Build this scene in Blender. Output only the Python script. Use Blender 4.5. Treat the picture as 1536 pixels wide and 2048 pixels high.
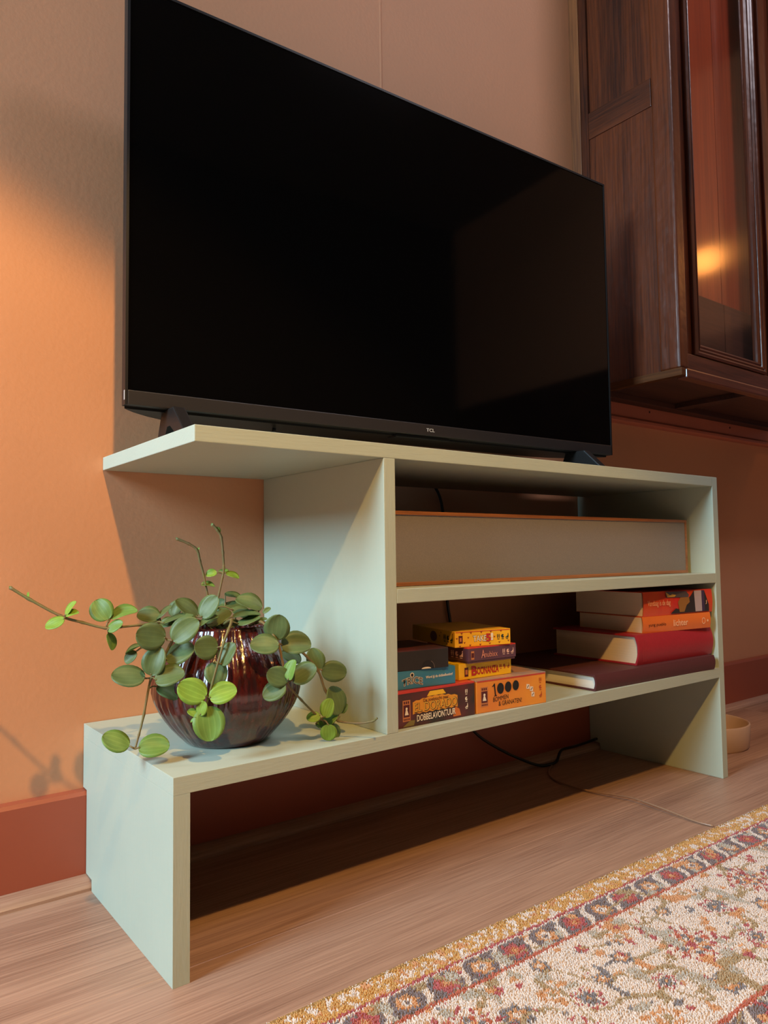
import bpy, bmesh, math, random
import numpy as np
from mathutils import Vector, Matrix

for o in list(bpy.data.objects):
    bpy.data.objects.remove(o, do_unlink=True)
scene = bpy.context.scene
COL = scene.collection
random.seed(7)
rng = np.random.default_rng(7)

# ------------------------------------------------------------------ camera
CAM = (-0.28606, -1.03874, 0.42538)
YAW, PITCH, ROLL, FPX = 0.6547, 0.056885, -0.012886, 1470.387
F = Vector((math.sin(YAW) * math.cos(PITCH), math.cos(YAW) * math.cos(PITCH), math.sin(PITCH)))
R0 = Vector((math.cos(YAW), -math.sin(YAW), 0))
U0 = R0.cross(F)
R2 = R0 * math.cos(ROLL) + U0 * math.sin(ROLL)
U2 = -R0 * math.sin(ROLL) + U0 * math.cos(ROLL)
cd = bpy.data.cameras.new('camera')
cam = bpy.data.objects.new('camera', cd)
COL.objects.link(cam)
cam.matrix_world = Matrix(((R2.x, U2.x, -F.x, CAM[0]), (R2.y, U2.y, -F.y, CAM[1]), (R2.z, U2.z, -F.z, CAM[2]), (0, 0, 0, 1)))
cd.sensor_fit = 'HORIZONTAL'
cd.sensor_width = 36
cd.lens = 36 * FPX / 1536
cd.clip_start = 0.02
scene.camera = cam

# ------------------------------------------------------------------ world, lights, exposure
vs = scene.view_settings
vs.view_transform = 'Standard'
vs.look = 'None'
vs.exposure = -0.32
vs.gamma = 1.0
vs.use_curve_mapping = False
w = bpy.data.worlds.new('world')
scene.world = w
w.use_nodes = True
w.node_tree.nodes['Background'].inputs[0].default_value = (1.0, 0.86, 0.76, 1)
w.node_tree.nodes['Background'].inputs[1].default_value = 0.05


def light(name, kind, loc, power, color, aim=None, **kw):
    ld = bpy.data.lights.new(name, kind)
    ld.energy = power
    ld.color = color
    for k, v in kw.items():
        setattr(ld, k, v)
    o = bpy.data.objects.new(name, ld)
    COL.objects.link(o)
    o.location = loc
    if aim is not None:
        o.rotation_euler = Vector(aim).to_track_quat('-Z', 'Y').to_euler()
    return o


# warm shaded reading lamp that stands above and behind the camera; its shade cuts the light off upwards
light('reading_lamp_light', 'SPOT', (-0.235, -1.21, 1.59), 104, (1.0, 0.57, 0.16), aim=(-0.66, -0.66, -1.42),
      spot_size=math.radians(180), spot_blend=0.09, shadow_soft_size=0.022)
# daylight through the window in the left wall
light('window_light', 'AREA', (-2.45, -0.55, 1.70), 178, (0.54, 0.81, 1.0), aim=(2.45, 0.3, -1.4),
      shape='RECTANGLE', size=0.8, size_y=1.1)
# soft cool fill added under the ceiling to brighten the right of the room
light('overhead_fill_light', 'AREA', (1.45, -1.45, 2.66), 30, (0.94, 0.90, 1.0), aim=(0, 0.35, -1), shape='RECTANGLE', size=0.6, size_y=0.6)
# lamp at the far end of the room on the right, mirrored in the cabinet glass
light('far_lamp_light', 'POINT', (2.50, -0.92, 1.58), 3.0, (1.0, 0.36, 0.07), shadow_soft_size=0.05)


# ------------------------------------------------------------------ materials
def srgb(r, g, b):
    def f(c):
        c /= 255.0
        return c / 12.92 if c <= 0.04045 else ((c + 0.055) / 1.055) ** 2.4
    return (f(r), f(g), f(b), 1)


def mat(name, col, rough=0.5, var=0.0, vscale=8, stretch=(1, 1, 1), bump=0.0, bscale=60, bstretch=(1, 1, 1),
        coat=0.0, coat_rough=0.1, spec=0.5, metal=0.0, col2=None, sheen=0.0, detail=4, bdist=0.001):
    m = bpy.data.materials.new(name)
    m.use_nodes = True
    nt = m.node_tree
    b = nt.nodes['Principled BSDF']
    b.inputs['Base Color'].default_value = col
    b.inputs['Roughness'].default_value = rough
    b.inputs['Specular IOR Level'].default_value = spec
    b.inputs['Metallic'].default_value = metal
    b.inputs['Coat Weight'].default_value = coat
    b.inputs['Coat Roughness'].default_value = coat_rough
    if sheen:
        b.inputs['Sheen Weight'].default_value = sheen
    tc = nt.nodes.new('ShaderNodeTexCoord')

    def noise(scale, st, det):
        mp = nt.nodes.new('ShaderNodeMapping')
        mp.inputs['Scale'].default_value = st
        nt.links.new(tc.outputs['Object'], mp.inputs[0])
        n = nt.nodes.new('ShaderNodeTexNoise')
        n.inputs['Scale'].default_value = scale
        n.inputs['Detail'].default_value = det
        nt.links.new(mp.outputs[0], n.inputs['Vector'])
        return n
    if var or col2:
        n = noise(vscale, stretch, detail)
        rp = nt.nodes.new('ShaderNodeValToRGB')
        c2 = col2 or tuple(c * (1 - var) for c in col[:3]) + (1,)
        c1 = col if col2 else tuple(min(1, c * (1 + var)) for c in col[:3]) + (1,)
        rp.color_ramp.elements[0].position = 0.32
        rp.color_ramp.elements[1].position = 0.68
        rp.color_ramp.elements[0].color = c2
        rp.color_ramp.elements[1].color = c1
        nt.links.new(n.outputs[0], rp.inputs[0])
        nt.links.new(rp.outputs[0], b.inputs['Base Color'])
    if bump:
        n = noise(bscale, bstretch, 3)
        bp = nt.nodes.new('ShaderNodeBump')
        bp.inputs['Strength'].default_value = bump
        bp.inputs['Distance'].default_value = bdist
        nt.links.new(n.outputs[0], bp.inputs['Height'])
        nt.links.new(bp.outputs[0], b.inputs['Normal'])
    return m


def wood(name, dark, lightc, axis=0, scale=9, rough=0.45, coat=0.0, bump=0.25, ring=3.0, coat_rough=0.12, lumpy=0.0, spec=0.5, fine=14):
    """grain drawn out along one axis, with flame figure from a distorted wave"""
    m = bpy.data.materials.new(name)
    m.use_nodes = True
    nt = m.node_tree
    b = nt.nodes['Principled BSDF']
    tc = nt.nodes.new('ShaderNodeTexCoord')
    oi = nt.nodes.new('ShaderNodeObjectInfo')
    off = nt.nodes.new('ShaderNodeVectorMath')
    off.operation = 'MULTIPLY_ADD'
    off.inputs[1].default_value = (1, 1, 1)
    sc = nt.nodes.new('ShaderNodeVectorMath')
    sc.operation = 'SCALE'
    sc.inputs[0].default_value = (7.1, 3.3, 5.7)
    nt.links.new(oi.outputs['Random'], sc.inputs['Scale'])
    nt.links.new(tc.outputs['Object'], off.inputs[0])
    nt.links.new(sc.outputs[0], off.inputs[2])
    st = [1, 1, 1]
    st[axis] = 0.07
    mp = nt.nodes.new('ShaderNodeMapping')
    mp.inputs['Scale'].default_value = st
    nt.links.new(off.outputs[0], mp.inputs[0])
    n1 = nt.nodes.new('ShaderNodeTexNoise')
    n1.inputs['Scale'].default_value = scale
    n1.inputs['Detail'].default_value = 5
    n1.inputs['Distortion'].default_value = 0.6
    nt.links.new(mp.outputs[0], n1.inputs['Vector'])
    mulr = nt.nodes.new('ShaderNodeMath')
    mulr.operation = 'MULTIPLY'
    mulr.inputs[1].default_value = ring * 6.28
    nt.links.new(n1.outputs[0], mulr.inputs[0])
    sn = nt.nodes.new('ShaderNodeMath')
    sn.operation = 'SINE'
    nt.links.new(mulr.outputs[0], sn.inputs[0])
    st2 = [fine, fine, fine]
    st2[axis] = 0.5
    mp2 = nt.nodes.new('ShaderNodeMapping')
    mp2.inputs['Scale'].default_value = st2
    nt.links.new(off.outputs[0], mp2.inputs[0])
    n2 = nt.nodes.new('ShaderNodeTexNoise')
    n2.inputs['Scale'].default_value = scale * 2.2
    n2.inputs['Detail'].default_value = 3
    nt.links.new(mp2.outputs[0], n2.inputs['Vector'])
    a = nt.nodes.new('ShaderNodeMath')
    a.operation = 'MULTIPLY_ADD'
    a.inputs[1].default_value = 0.16
    nt.links.new(sn.outputs[0], a.inputs[0])
    nt.links.new(n2.outputs[0], a.inputs[2])
    a2 = nt.nodes.new('ShaderNodeMath')
    a2.operation = 'MULTIPLY_ADD'
    a2.inputs[1].default_value = 0.12
    a2.inputs[2].default_value = -0.06
    nt.links.new(oi.outputs['Random'], a2.inputs[0])
    a3 = nt.nodes.new('ShaderNodeMath')
    a3.operation = 'ADD'
    nt.links.new(a.outputs[0], a3.inputs[0])
    nt.links.new(a2.outputs[0], a3.inputs[1])
    rp = nt.nodes.new('ShaderNodeValToRGB')
    rp.color_ramp.elements[0].position = 0.22
    rp.color_ramp.elements[1].position = 0.78
    rp.color_ramp.elements[0].color = dark
    rp.color_ramp.elements[1].color = lightc
    nt.links.new(a3.outputs[0], rp.inputs[0])
    nt.links.new(rp.outputs[0], b.inputs['Base Color'])
    b.inputs['Roughness'].default_value = rough
    b.inputs['Specular IOR Level'].default_value = spec
    b.inputs['Coat Weight'].default_value = coat
    b.inputs['Coat Roughness'].default_value = coat_rough
    bp = nt.nodes.new('ShaderNodeBump')
    bp.inputs['Strength'].default_value = bump
    bp.inputs['Distance'].default_value = 0.0006
    nt.links.new(n2.outputs[0], bp.inputs['Height'])
    nt.links.new(bp.outputs[0], b.inputs['Normal'])
    if lumpy:
        n3 = nt.nodes.new('ShaderNodeTexNoise')
        n3.inputs['Scale'].default_value = 26
        n3.inputs['Detail'].default_value = 2
        nt.links.new(tc.outputs['Object'], n3.inputs['Vector'])
        bp2 = nt.nodes.new('ShaderNodeBump')
        bp2.inputs['Strength'].default_value = lumpy
        bp2.inputs['Distance'].default_value = 0.004
        nt.links.new(n3.outputs[0], bp2.inputs['Height'])
        nt.links.new(bp2.outputs[0], b.inputs['Coat Normal'])
        nt.links.new(bp2.outputs[0], bp.inputs['Normal'])
    return m


M = {}
M['wall'] = mat('terracotta_plaster', srgb(208, 146, 106), 0.62, var=0.03, vscale=3, bump=0.12, bscale=140, bdist=0.002)
M['base'] = mat('brick_red_paint', srgb(158, 79, 56), 0.35, var=0.04, vscale=5, bump=0.05, bscale=90)
M['rail'] = mat('red_brown_rail_paint', srgb(186, 108, 84), 0.4, var=0.04, vscale=5, bump=0.05, bscale=60)
M['strip'] = wood('edge_strip_wood', srgb(150, 112, 92), srgb(186, 150, 128), 0, rough=0.4)
M['plank'] = wood('oak_floor', srgb(130, 96, 79), srgb(176, 139, 117), 0, scale=7.5, rough=0.42, bump=0.3, ring=2.4, fine=24)
M['ceil'] = mat('ceiling_paint', srgb(120, 112, 106), 0.8, bump=0.05, bscale=80)
M['greywall'] = mat('grey_wall_paint', srgb(70, 67, 66), 0.7, bump=0.05, bscale=80)
M['subfloor'] = mat('joint_dark', srgb(60, 40, 30), 0.8)
M['sage'] = mat('sage_paint', srgb(177, 185, 167), 0.45, var=0.025, vscale=6, bump=0.3, bscale=26, bstretch=(1.5, 14, 14), bdist=0.0007)
M['sage_v'] = mat('sage_paint_upright', srgb(177, 185, 167), 0.45, var=0.025, vscale=6, bump=0.3, bscale=26, bstretch=(14, 14, 1.5), bdist=0.0007)
M['tvblack'] = mat('tv_plastic', srgb(26, 22, 21), 0.45, spec=0.3, bump=0.06, bscale=900)
M['tvscreen'] = mat('tv_screen', (0.0016, 0.0013, 0.0012, 1), 0.06, spec=0.22)
M['tvbar'] = mat('tv_bar', srgb(38, 33, 32), 0.4, bump=0.1, bscale=500, bstretch=(0.05, 1, 8))
M['silver'] = mat('silver_print', srgb(200, 200, 200), 0.4, metal=0.3)
M['glaze'] = mat('maroon_glaze', srgb(88, 22, 17), 0.22, col2=srgb(34, 12, 13), vscale=62, stretch=(3, 3, 0.1), coat=0.7, coat_rough=0.06, bump=0.6, bscale=40, bstretch=(2.4, 2.4, 0.14), bdist=0.003)
M['soil'] = mat('potting_soil', srgb(52, 38, 28), 0.95, var=0.4, vscale=90, bump=1, bscale=120, bdist=0.004)
M['stem'] = mat('stem_brown', srgb(122, 92, 56), 0.5, col2=srgb(104, 104, 58), vscale=30, spec=0.4)
M['cloth'] = mat('grille_cloth', srgb(124, 114, 106), 0.9, var=0.08, vscale=900, bump=0.5, bscale=1200, sheen=0.2)
M['sbwood'] = wood('walnut_orange', srgb(128, 76, 44), srgb(172, 112, 68), 0, scale=10, rough=0.4)
M['cab'] = wood('cabinet_oak', srgb(38, 13, 6), srgb(96, 43, 17), 2, scale=7, rough=0.35, coat=0.28, coat_rough=0.28, spec=0.35, bump=0.3, ring=2.5, lumpy=0.35)
M['cabx'] = wood('cabinet_oak_rail', srgb(40, 15, 7), srgb(90, 41, 17), 1, scale=7, rough=0.35, coat=0.28, coat_rough=0.28, spec=0.35, bump=0.3, ring=2.2, lumpy=0.25)
M['cabh'] = wood('cabinet_oak_front', srgb(58, 25, 16), srgb(104, 52, 34), 0, scale=7, rough=0.35, coat=0.45, coat_rough=0.18, bump=0.25, ring=2.2)
M['cablight'] = wood('cabinet_scribe_oak', srgb(92, 48, 20), srgb(134, 78, 36), 2, scale=8, rough=0.5)
M['cabedge'] = wood('cabinet_bottom_moulding', srgb(66, 34, 15), srgb(98, 56, 27), 1, scale=8, rough=0.65, spec=0.15)
M['cabback'] = wood('cabinet_back_mahogany', srgb(138, 46, 20), srgb(176, 70, 28), 2, scale=4, rough=0.4, coat=0.4)
M['cabdark'] = wood('cabinet_underside', srgb(50, 26, 18), srgb(80, 46, 34), 0, scale=6, rough=0.5)
M['cable'] = mat('black_cable', srgb(26, 22, 21), 0.35)
M['cablepale'] = mat('pale_cable', srgb(150, 116, 92), 0.3, spec=0.8)
M['bowl'] = mat('cream_glaze', srgb(196, 164, 140), 0.35, var=0.05, vscale=20, coat=0.3)
M['kibble'] = mat('kibble', srgb(120, 74, 44), 0.9, var=0.3, vscale=60)
M['rugbind'] = mat('gold_binding', srgb(150, 116, 66), 0.9, var=0.25, vscale=200, stretch=(1, 0.1, 0.1), bump=1.0, bscale=260, bstretch=(1, 0.05, 0.05), bdist=0.002)


def attr_mat(name, attr, rough):
    m = bpy.data.materials.new(name)
    m.use_nodes = True
    nt = m.node_tree
    a = nt.nodes.new('ShaderNodeAttribute')
    a.attribute_name = attr
    b = nt.nodes['Principled BSDF']
    nt.links.new(a.outputs['Color'], b.inputs['Base Color'])
    b.inputs['Roughness'].default_value = rough
    b.inputs['Specular IOR Level'].default_value = 0.15
    b.inputs['Sheen Weight'].default_value = 0.15
    return m


M['rug'] = attr_mat('rug_yarn', 'col', 0.95)


def glass_mat():
    m = bpy.data.materials.new('cabinet_glass')
    m.use_nodes = True
    nt = m.node_tree
    for n in list(nt.nodes):
        nt.nodes.remove(n)
    out = nt.nodes.new('ShaderNodeOutputMaterial')
    mx = nt.nodes.new('ShaderNodeMixShader')
    fr = nt.nodes.new('ShaderNodeFresnel')
    fr.inputs[0].default_value = 1.5
    tr = nt.nodes.new('ShaderNodeBsdfTransparent')
    tr.inputs[0].default_value = (0.97, 0.95, 0.93, 1)
    gl = nt.nodes.new('ShaderNodeBsdfGlossy')
    gl.inputs['Roughness'].default_value = 0.13
    ge = nt.nodes.new('ShaderNodeNewGeometry')
    fb = nt.nodes.new('ShaderNodeMath')
    fb.operation = 'SUBTRACT'
    fb.inputs[0].default_value = 1.0
    nt.links.new(ge.outputs['Backfacing'], fb.inputs[1])
    fm = nt.nodes.new('ShaderNodeMath')
    fm.operation = 'MULTIPLY'
    nt.links.new(fr.outputs[0], fm.inputs[0])
    nt.links.new(fb.outputs[0], fm.inputs[1])
    nt.links.new(fm.outputs[0], mx.inputs[0])
    nt.links.new(tr.outputs[0], mx.inputs[1])
    nt.links.new(gl.outputs[0], mx.inputs[2])
    nt.links.new(mx.outputs[0], out.inputs[0])
    return m


M['glass'] = glass_mat()


def leaf_mat(name, c_main, c_vein, c_back):
    m = bpy.data.materials.new(name)
    m.use_nodes = True
    nt = m.node_tree
    b = nt.nodes['Principled BSDF']
    tc = nt.nodes.new('ShaderNodeTexCoord')
    sp = nt.nodes.new('ShaderNodeSeparateXYZ')
    nt.links.new(tc.outputs['Object'], sp.inputs[0])
    # veins fan from the base: angle = y / (x*(1-x)) ; use |y| scaled by the leaf outline
    x1 = nt.nodes.new('ShaderNodeMath'); x1.operation = 'SUBTRACT'; x1.inputs[0].default_value = 1.02
    nt.links.new(sp.outputs[0], x1.inputs[1])
    x2 = nt.nodes.new('ShaderNodeMath'); x2.operation = 'ADD'; x2.inputs[1].default_value = 0.03
    nt.links.new(sp.outputs[0], x2.inputs[0])
    xm = nt.nodes.new('ShaderNodeMath'); xm.operation = 'MULTIPLY'
    nt.links.new(x1.outputs[0], xm.inputs[0]); nt.links.new(x2.outputs[0], xm.inputs[1])
    xa = nt.nodes.new('ShaderNodeMath'); xa.operation = 'ABSOLUTE'
    nt.links.new(xm.outputs[0], xa.inputs[0])
    xs = nt.nodes.new('ShaderNodeMath'); xs.operation = 'SQRT'
    nt.links.new(xa.outputs[0], xs.inputs[0])
    dv = nt.nodes.new('ShaderNodeMath'); dv.operation = 'DIVIDE'
    nt.links.new(sp.outputs[1], dv.inputs[0]); nt.links.new(xs.outputs[0], dv.inputs[1])
    ml = nt.nodes.new('ShaderNodeMath'); ml.operation = 'MULTIPLY'; ml.inputs[1].default_value = 19.0
    nt.links.new(dv.outputs[0], ml.inputs[0])
    cs = nt.nodes.new('ShaderNodeMath'); cs.operation = 'COSINE'
    nt.links.new(ml.outputs[0], cs.inputs[0])
    rp = nt.nodes.new('ShaderNodeValToRGB')
    rp.color_ramp.elements[0].position = 0.55
    rp.color_ramp.elements[1].position = 1.0
    rp.color_ramp.elements[0].color = c_main
    rp.color_ramp.elements[1].color = c_vein
    nt.links.new(cs.outputs[0], rp.inputs[0])
    nz = nt.nodes.new('ShaderNodeTexNoise'); nz.inputs['Scale'].default_value = 2.2
    oi = nt.nodes.new('ShaderNodeObjectInfo')
    va = nt.nodes.new('ShaderNodeVectorMath'); va.operation = 'ADD'
    nt.links.new(tc.outputs['Object'], va.inputs[0]); nt.links.new(oi.outputs['Location'], va.inputs[1])
    nt.links.new(va.outputs[0], nz.inputs['Vector'])
    hs = nt.nodes.new('ShaderNodeHueSaturation')
    vv = nt.nodes.new('ShaderNodeMath'); vv.operation = 'MULTIPLY_ADD'; vv.inputs[1].default_value = 0.5; vv.inputs[2].default_value = 0.62
    nt.links.new(nz.outputs[0], vv.inputs[0])
    r2 = nt.nodes.new('ShaderNodeMath'); r2.operation = 'MULTIPLY_ADD'; r2.inputs[1].default_value = 0.26
    nt.links.new(oi.outputs['Random'], r2.inputs[0]); nt.links.new(vv.outputs[0], r2.inputs[2])
    nt.links.new(r2.outputs[0], hs.inputs['Value'])
    nt.links.new(rp.outputs[0], hs.inputs['Color'])
    nt.links.new(hs.outputs[0], b.inputs['Base Color'])
    b.inputs['Roughness'].default_value = 0.48
    b.inputs['Specular IOR Level'].default_value = 0.35
    b.inputs['Subsurface Weight'].default_value = 0.12
    b.inputs['Subsurface Radius'].default_value = (0.3, 0.5, 0.1)
    b.inputs['Subsurface Scale'].default_value = 0.004
    bp = nt.nodes.new('ShaderNodeBump'); bp.inputs['Strength'].default_value = 0.015; bp.inputs['Distance'].default_value = 0.01
    nt.links.new(cs.outputs[0], bp.inputs['Height'])
    nt.links.new(bp.outputs[0], b.inputs['Normal'])
    return m


M['leaf'] = leaf_mat('leaf_mature', srgb(86, 102, 58), srgb(92, 108, 62), None)
M['leafmid'] = leaf_mat('leaf_middle', srgb(100, 128, 54), srgb(110, 138, 62), None)
M['leafyoung'] = leaf_mat('leaf_young', srgb(118, 146, 48), srgb(130, 158, 58), None)


def flat(name, r, g, b, rough=0.5):
    if name not in M:
        M[name] = mat(name, srgb(r, g, b), rough)
    return M[name]


# ------------------------------------------------------------------ mesh helpers
def link(name, me, m=None, parent=None):
    o = bpy.data.objects.new(name, me)
    COL.objects.link(o)
    if m is not None and me is not None and not me.materials:
        me.materials.append(m if not isinstance(m, str) else M[m])
    if parent is not None:
        o.parent = parent
    return o


def bm_done(name, bm, smooth=False):
    bmesh.ops.recalc_face_normals(bm, faces=bm.faces)
    me = bpy.data.meshes.new(name)
    bm.to_mesh(me)
    bm.free()
    if smooth:
        for p in me.polygons:
            p.use_smooth = True
    return me


def bm_box(bm, x0, x1, y0, y1, z0, z1):
    vs_ = [bm.verts.new(p) for p in ((x0, y0, z0), (x1, y0, z0), (x1, y1, z0), (x0, y1, z0),
                                     (x0, y0, z1), (x1, y0, z1), (x1, y1, z1), (x0, y1, z1))]
    for f in ((0, 3, 2, 1), (4, 5, 6, 7), (0, 1, 5, 4), (1, 2, 6, 5), (2, 3, 7, 6), (3, 0, 4, 7)):
        bm.faces.new([vs_[i] for i in f])


def box(name, x0, x1, y0, y1, z0, z1, m, parent=None, bev=0.0, seg=2):
    bm = bmesh.new()
    bm_box(bm, x0, x1, y0, y1, z0, z1)
    if bev:
        bmesh.ops.bevel(bm, geom=list(bm.edges), offset=bev, segments=seg, affect='EDGES', profile=0.6)
    return link(name, bm_done(name, bm), m, parent)


def prism(name, pts, axis, a0, a1, m, parent=None, bev=0.0, smooth=False, seg=2):
    """extrude a 2D outline along one axis. outline coords: axis x -> (y,z), y -> (x,z), z -> (x,y)"""
    bm = bmesh.new()

    def P(p, a):
        return {0: (a, p[0], p[1]), 1: (p[0], a, p[1]), 2: (p[0], p[1], a)}[axis]
    A = [bm.verts.new(P(p, a0)) for p in pts]
    B = [bm.verts.new(P(p, a1)) for p in pts]
    n = len(pts)
    bm.faces.new(A)
    bm.faces.new(B[::-1])
    for i in range(n):
        bm.faces.new((A[i], A[(i + 1) % n], B[(i + 1) % n], B[i]))
    if bev:
        bmesh.ops.bevel(bm, geom=list(bm.edges), offset=bev, segments=seg, affect='EDGES', profile=0.6)
    me = bm_done(name, bm)
    if smooth:
        smooth_by_angle(me)
    return link(name, me, m, parent)


def smooth_by_angle(me, deg=35):
    for p in me.polygons:
        p.use_smooth = True
    try:
        me.set_sharp_from_angle(angle=math.radians(deg))
    except Exception:
        pass


def catmull(pts, n=8):
    P = [Vector(p) for p in pts]
    if len(P) < 3:
        return P
    P = [P[0] * 2 - P[1]] + P + [P[-1] * 2 - P[-2]]
    out = []
    for i in range(1, len(P) - 2):
        for k in range(n):
            t = k / n
            a, b, c, d = P[i - 1], P[i], P[i + 1], P[i + 2]
            out.append(0.5 * ((2 * b) + (c - a) * t + (2 * a - 5 * b + 4 * c - d) * t * t + (3 * b - a - 3 * c + d) * t ** 3))
    out.append(P[-2])
    return out


def tube(name, pts, r, m, parent=None, n=5, seg=8, r_end=None, knots=None):
    path = catmull(pts, n)
    bm = bmesh.new()
    rings = []
    up = Vector((0.13, 0.21, 0.97))
    N = len(path)
    for i, p in enumerate(path):
        d = (path[min(i + 1, N - 1)] - path[max(i - 1, 0)]).normalized()
        a = d.cross(up)
        if a.length < 1e-4:
            a = d.cross(Vector((1, 0, 0)))
        a.normalize()
        b = d.cross(a).normalized()
        rr = r if r_end is None else r + (r_end - r) * i / (N - 1)
        if knots and i % n == 0:
            rr *= knots
        rings.append([bm.verts.new(p + a * rr * math.cos(2 * math.pi * k / seg) + b * rr * math.sin(2 * math.pi * k / seg)) for k in range(seg)])
    for i in range(N - 1):
        for k in range(seg):
            bm.faces.new((rings[i][k], rings[i][(k + 1) % seg], rings[i + 1][(k + 1) % seg], rings[i + 1][k]))
    bm.faces.new(rings[0])
    bm.faces.new(rings[-1][::-1])
    return link(name, bm_done(name, bm, True), m, parent)


def lathe(name, prof, m, parent=None, seg=48, rad=None, smooth=True, closed=False):
    """prof: list of (r,z); rad(theta, r, z) -> r may modulate the radius"""
    bm = bmesh.new()
    rings = []
    for r, z in prof:
        ring = []
        for k in range(seg):
            th = 2 * math.pi * k / seg
            q = rad(th, r, z) if rad else r
            ring.append(bm.verts.new((q * math.cos(th), q * math.sin(th), z)))
        rings.append(ring)
    n = len(rings)
    for i in range(n if closed else n - 1):
        for k in range(seg):
            bm.faces.new((rings[i][k], rings[i][(k + 1) % seg], rings[(i + 1) % n][(k + 1) % seg], rings[(i + 1) % n][k]))
    if not closed:
        bm.faces.new(rings[0])
        bm.faces.new(rings[-1])
    me = bm_done(name, bm)
    smooth_by_angle(me, 50)
    return link(name, me, m, parent)


def tag(o, label=None, cat=None, group=None, kind=None):
    if label:
        o['label'] = label
    if cat:
        o['category'] = cat
    if group:
        o['group'] = group
    if kind:
        o['kind'] = kind
    return o


def thing(name, label, cat, loc=(0, 0, 0), rz=0.0, group=None):
    o = bpy.data.objects.new(name, None)
    o.empty_display_size = 0.05
    COL.objects.link(o)
    o.location = loc
    o.rotation_euler = (0, 0, rz)
    return tag(o, label, cat, group)


# --- flat print on the faces of boxes and books: face 'front' (local y = 0, looking to -y) or 'left' (local x = 0)
def face_map(face, a, b, eps, depth=0.0):
    return (a, -eps, b) if face == 'front' else (-eps, depth - a, b)


def patch(parent, polys, m, eps=0.0002, face='front', depth=0.0, name='printed_patch'):
    bm = bmesh.new()
    for pl in polys:
        bm.faces.new([bm.verts.new(face_map(face, a, b, eps, depth)) for a, b in pl])
    me = bpy.data.meshes.new(name)
    bm.to_mesh(me)
    bm.free()
    return link(name, me, m, parent)


def rect(a0, a1, b0, b1):
    return [(a0, b0), (a1, b0), (a1, b1), (a0, b1)]


def disc(a, b, r, n=20, r2=None, a0=0.0, a1=2 * math.pi):
    r2 = r2 or r
    return [(a + r * math.cos(a0 + (a1 - a0) * k / n), b + r2 * math.sin(a0 + (a1 - a0) * k / n)) for k in range(n)]


def lettering(parent, s, a0, b0, wd, ht, m, eps=0.0004, face='front', depth=0.0, bold=0.0, rise=0.0, shear=0.0, arch=0.0, grow=0.0, name='lettering'):
    cu = bpy.data.curves.new('txt', 'FONT')
    cu.body = s
    cu.offset = bold
    cu.resolution_u = 3
    tmp = bpy.data.objects.new('txt', cu)
    COL.objects.link(tmp)
    bpy.context.view_layer.update()
    me = bpy.data.meshes.new_from_object(tmp.evaluated_get(bpy.context.evaluated_depsgraph_get()))
    bpy.data.objects.remove(tmp, do_unlink=True)
    bpy.data.curves.remove(cu)
    n = len(me.vertices)
    co = np.zeros(n * 3)
    me.vertices.foreach_get('co', co)
    co = co.reshape(-1, 3)
    mn, mx = co[:, :2].min(0) + bold, co[:, :2].max(0) - bold
    q = (co[:, :2] - mn) / np.maximum(mx - mn, 1e-9)
    b = q[:, 1] * (1 + grow * q[:, 0])
    a = a0 + q[:, 0] * wd + shear * q[:, 1] * ht
    b = b0 + b * ht + rise * q[:, 0] + arch * (1 - (2 * q[:, 0] - 1) ** 2)
    out = np.array([face_map(face, x, y, eps, depth) for x, y in zip(a, b)])
    me.vertices.foreach_set('co', out.ravel())
    me.name = name
    me.materials.clear()
    return link(name, me, m, parent)


def icons(parent, a, b, s, m, face='front', depth=0.0, gap=1.35, vertical=False):
    """players, playing time and age signs"""
    for i in range(3):
        ca, cb = (a + i * s * gap, b) if not vertical else (a, b - i * s * 1.55)
        if i == 0:
            pl = []
            for dx in (-0.22, 0.22):
                pl += [disc(ca + dx * s, cb + 0.36 * s, 0.13 * s, 10), [(ca + dx * s - 0.16 * s, cb + 0.2 * s), (ca + dx * s + 0.16 * s, cb + 0.2 * s), (ca + dx * s + 0.06 * s, cb - 0.4 * s), (ca + dx * s - 0.06 * s, cb - 0.4 * s)]]
        elif i == 1:
            pl = [[(ca, cb)] + disc(ca, cb, 0.4 * s, 16, a0=0.25 * math.pi, a1=2.05 * math.pi)]
        else:
            pl = [[(ca - 0.42 * s, cb - 0.4 * s), (ca + 0.42 * s, cb - 0.4 * s), (ca + 0.42 * s, cb + 0.3 * s), (ca + 0.2 * s, cb + 0.3 * s), (ca + 0.2 * s, cb), (ca - 0.05 * s, cb), (ca - 0.05 * s, cb - 0.18 * s), (ca - 0.42 * s, cb - 0.24 * s)],
                  disc(ca + 0.3 * s, cb + 0.45 * s, 0.11 * s, 8)]
        pl.append(rect(ca - 0.3 * s, ca + 0.3 * s, cb - 0.68 * s, cb - 0.54 * s))
        patch(parent, pl, m, 0.0004, face, depth, 'printed_icon')


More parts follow.
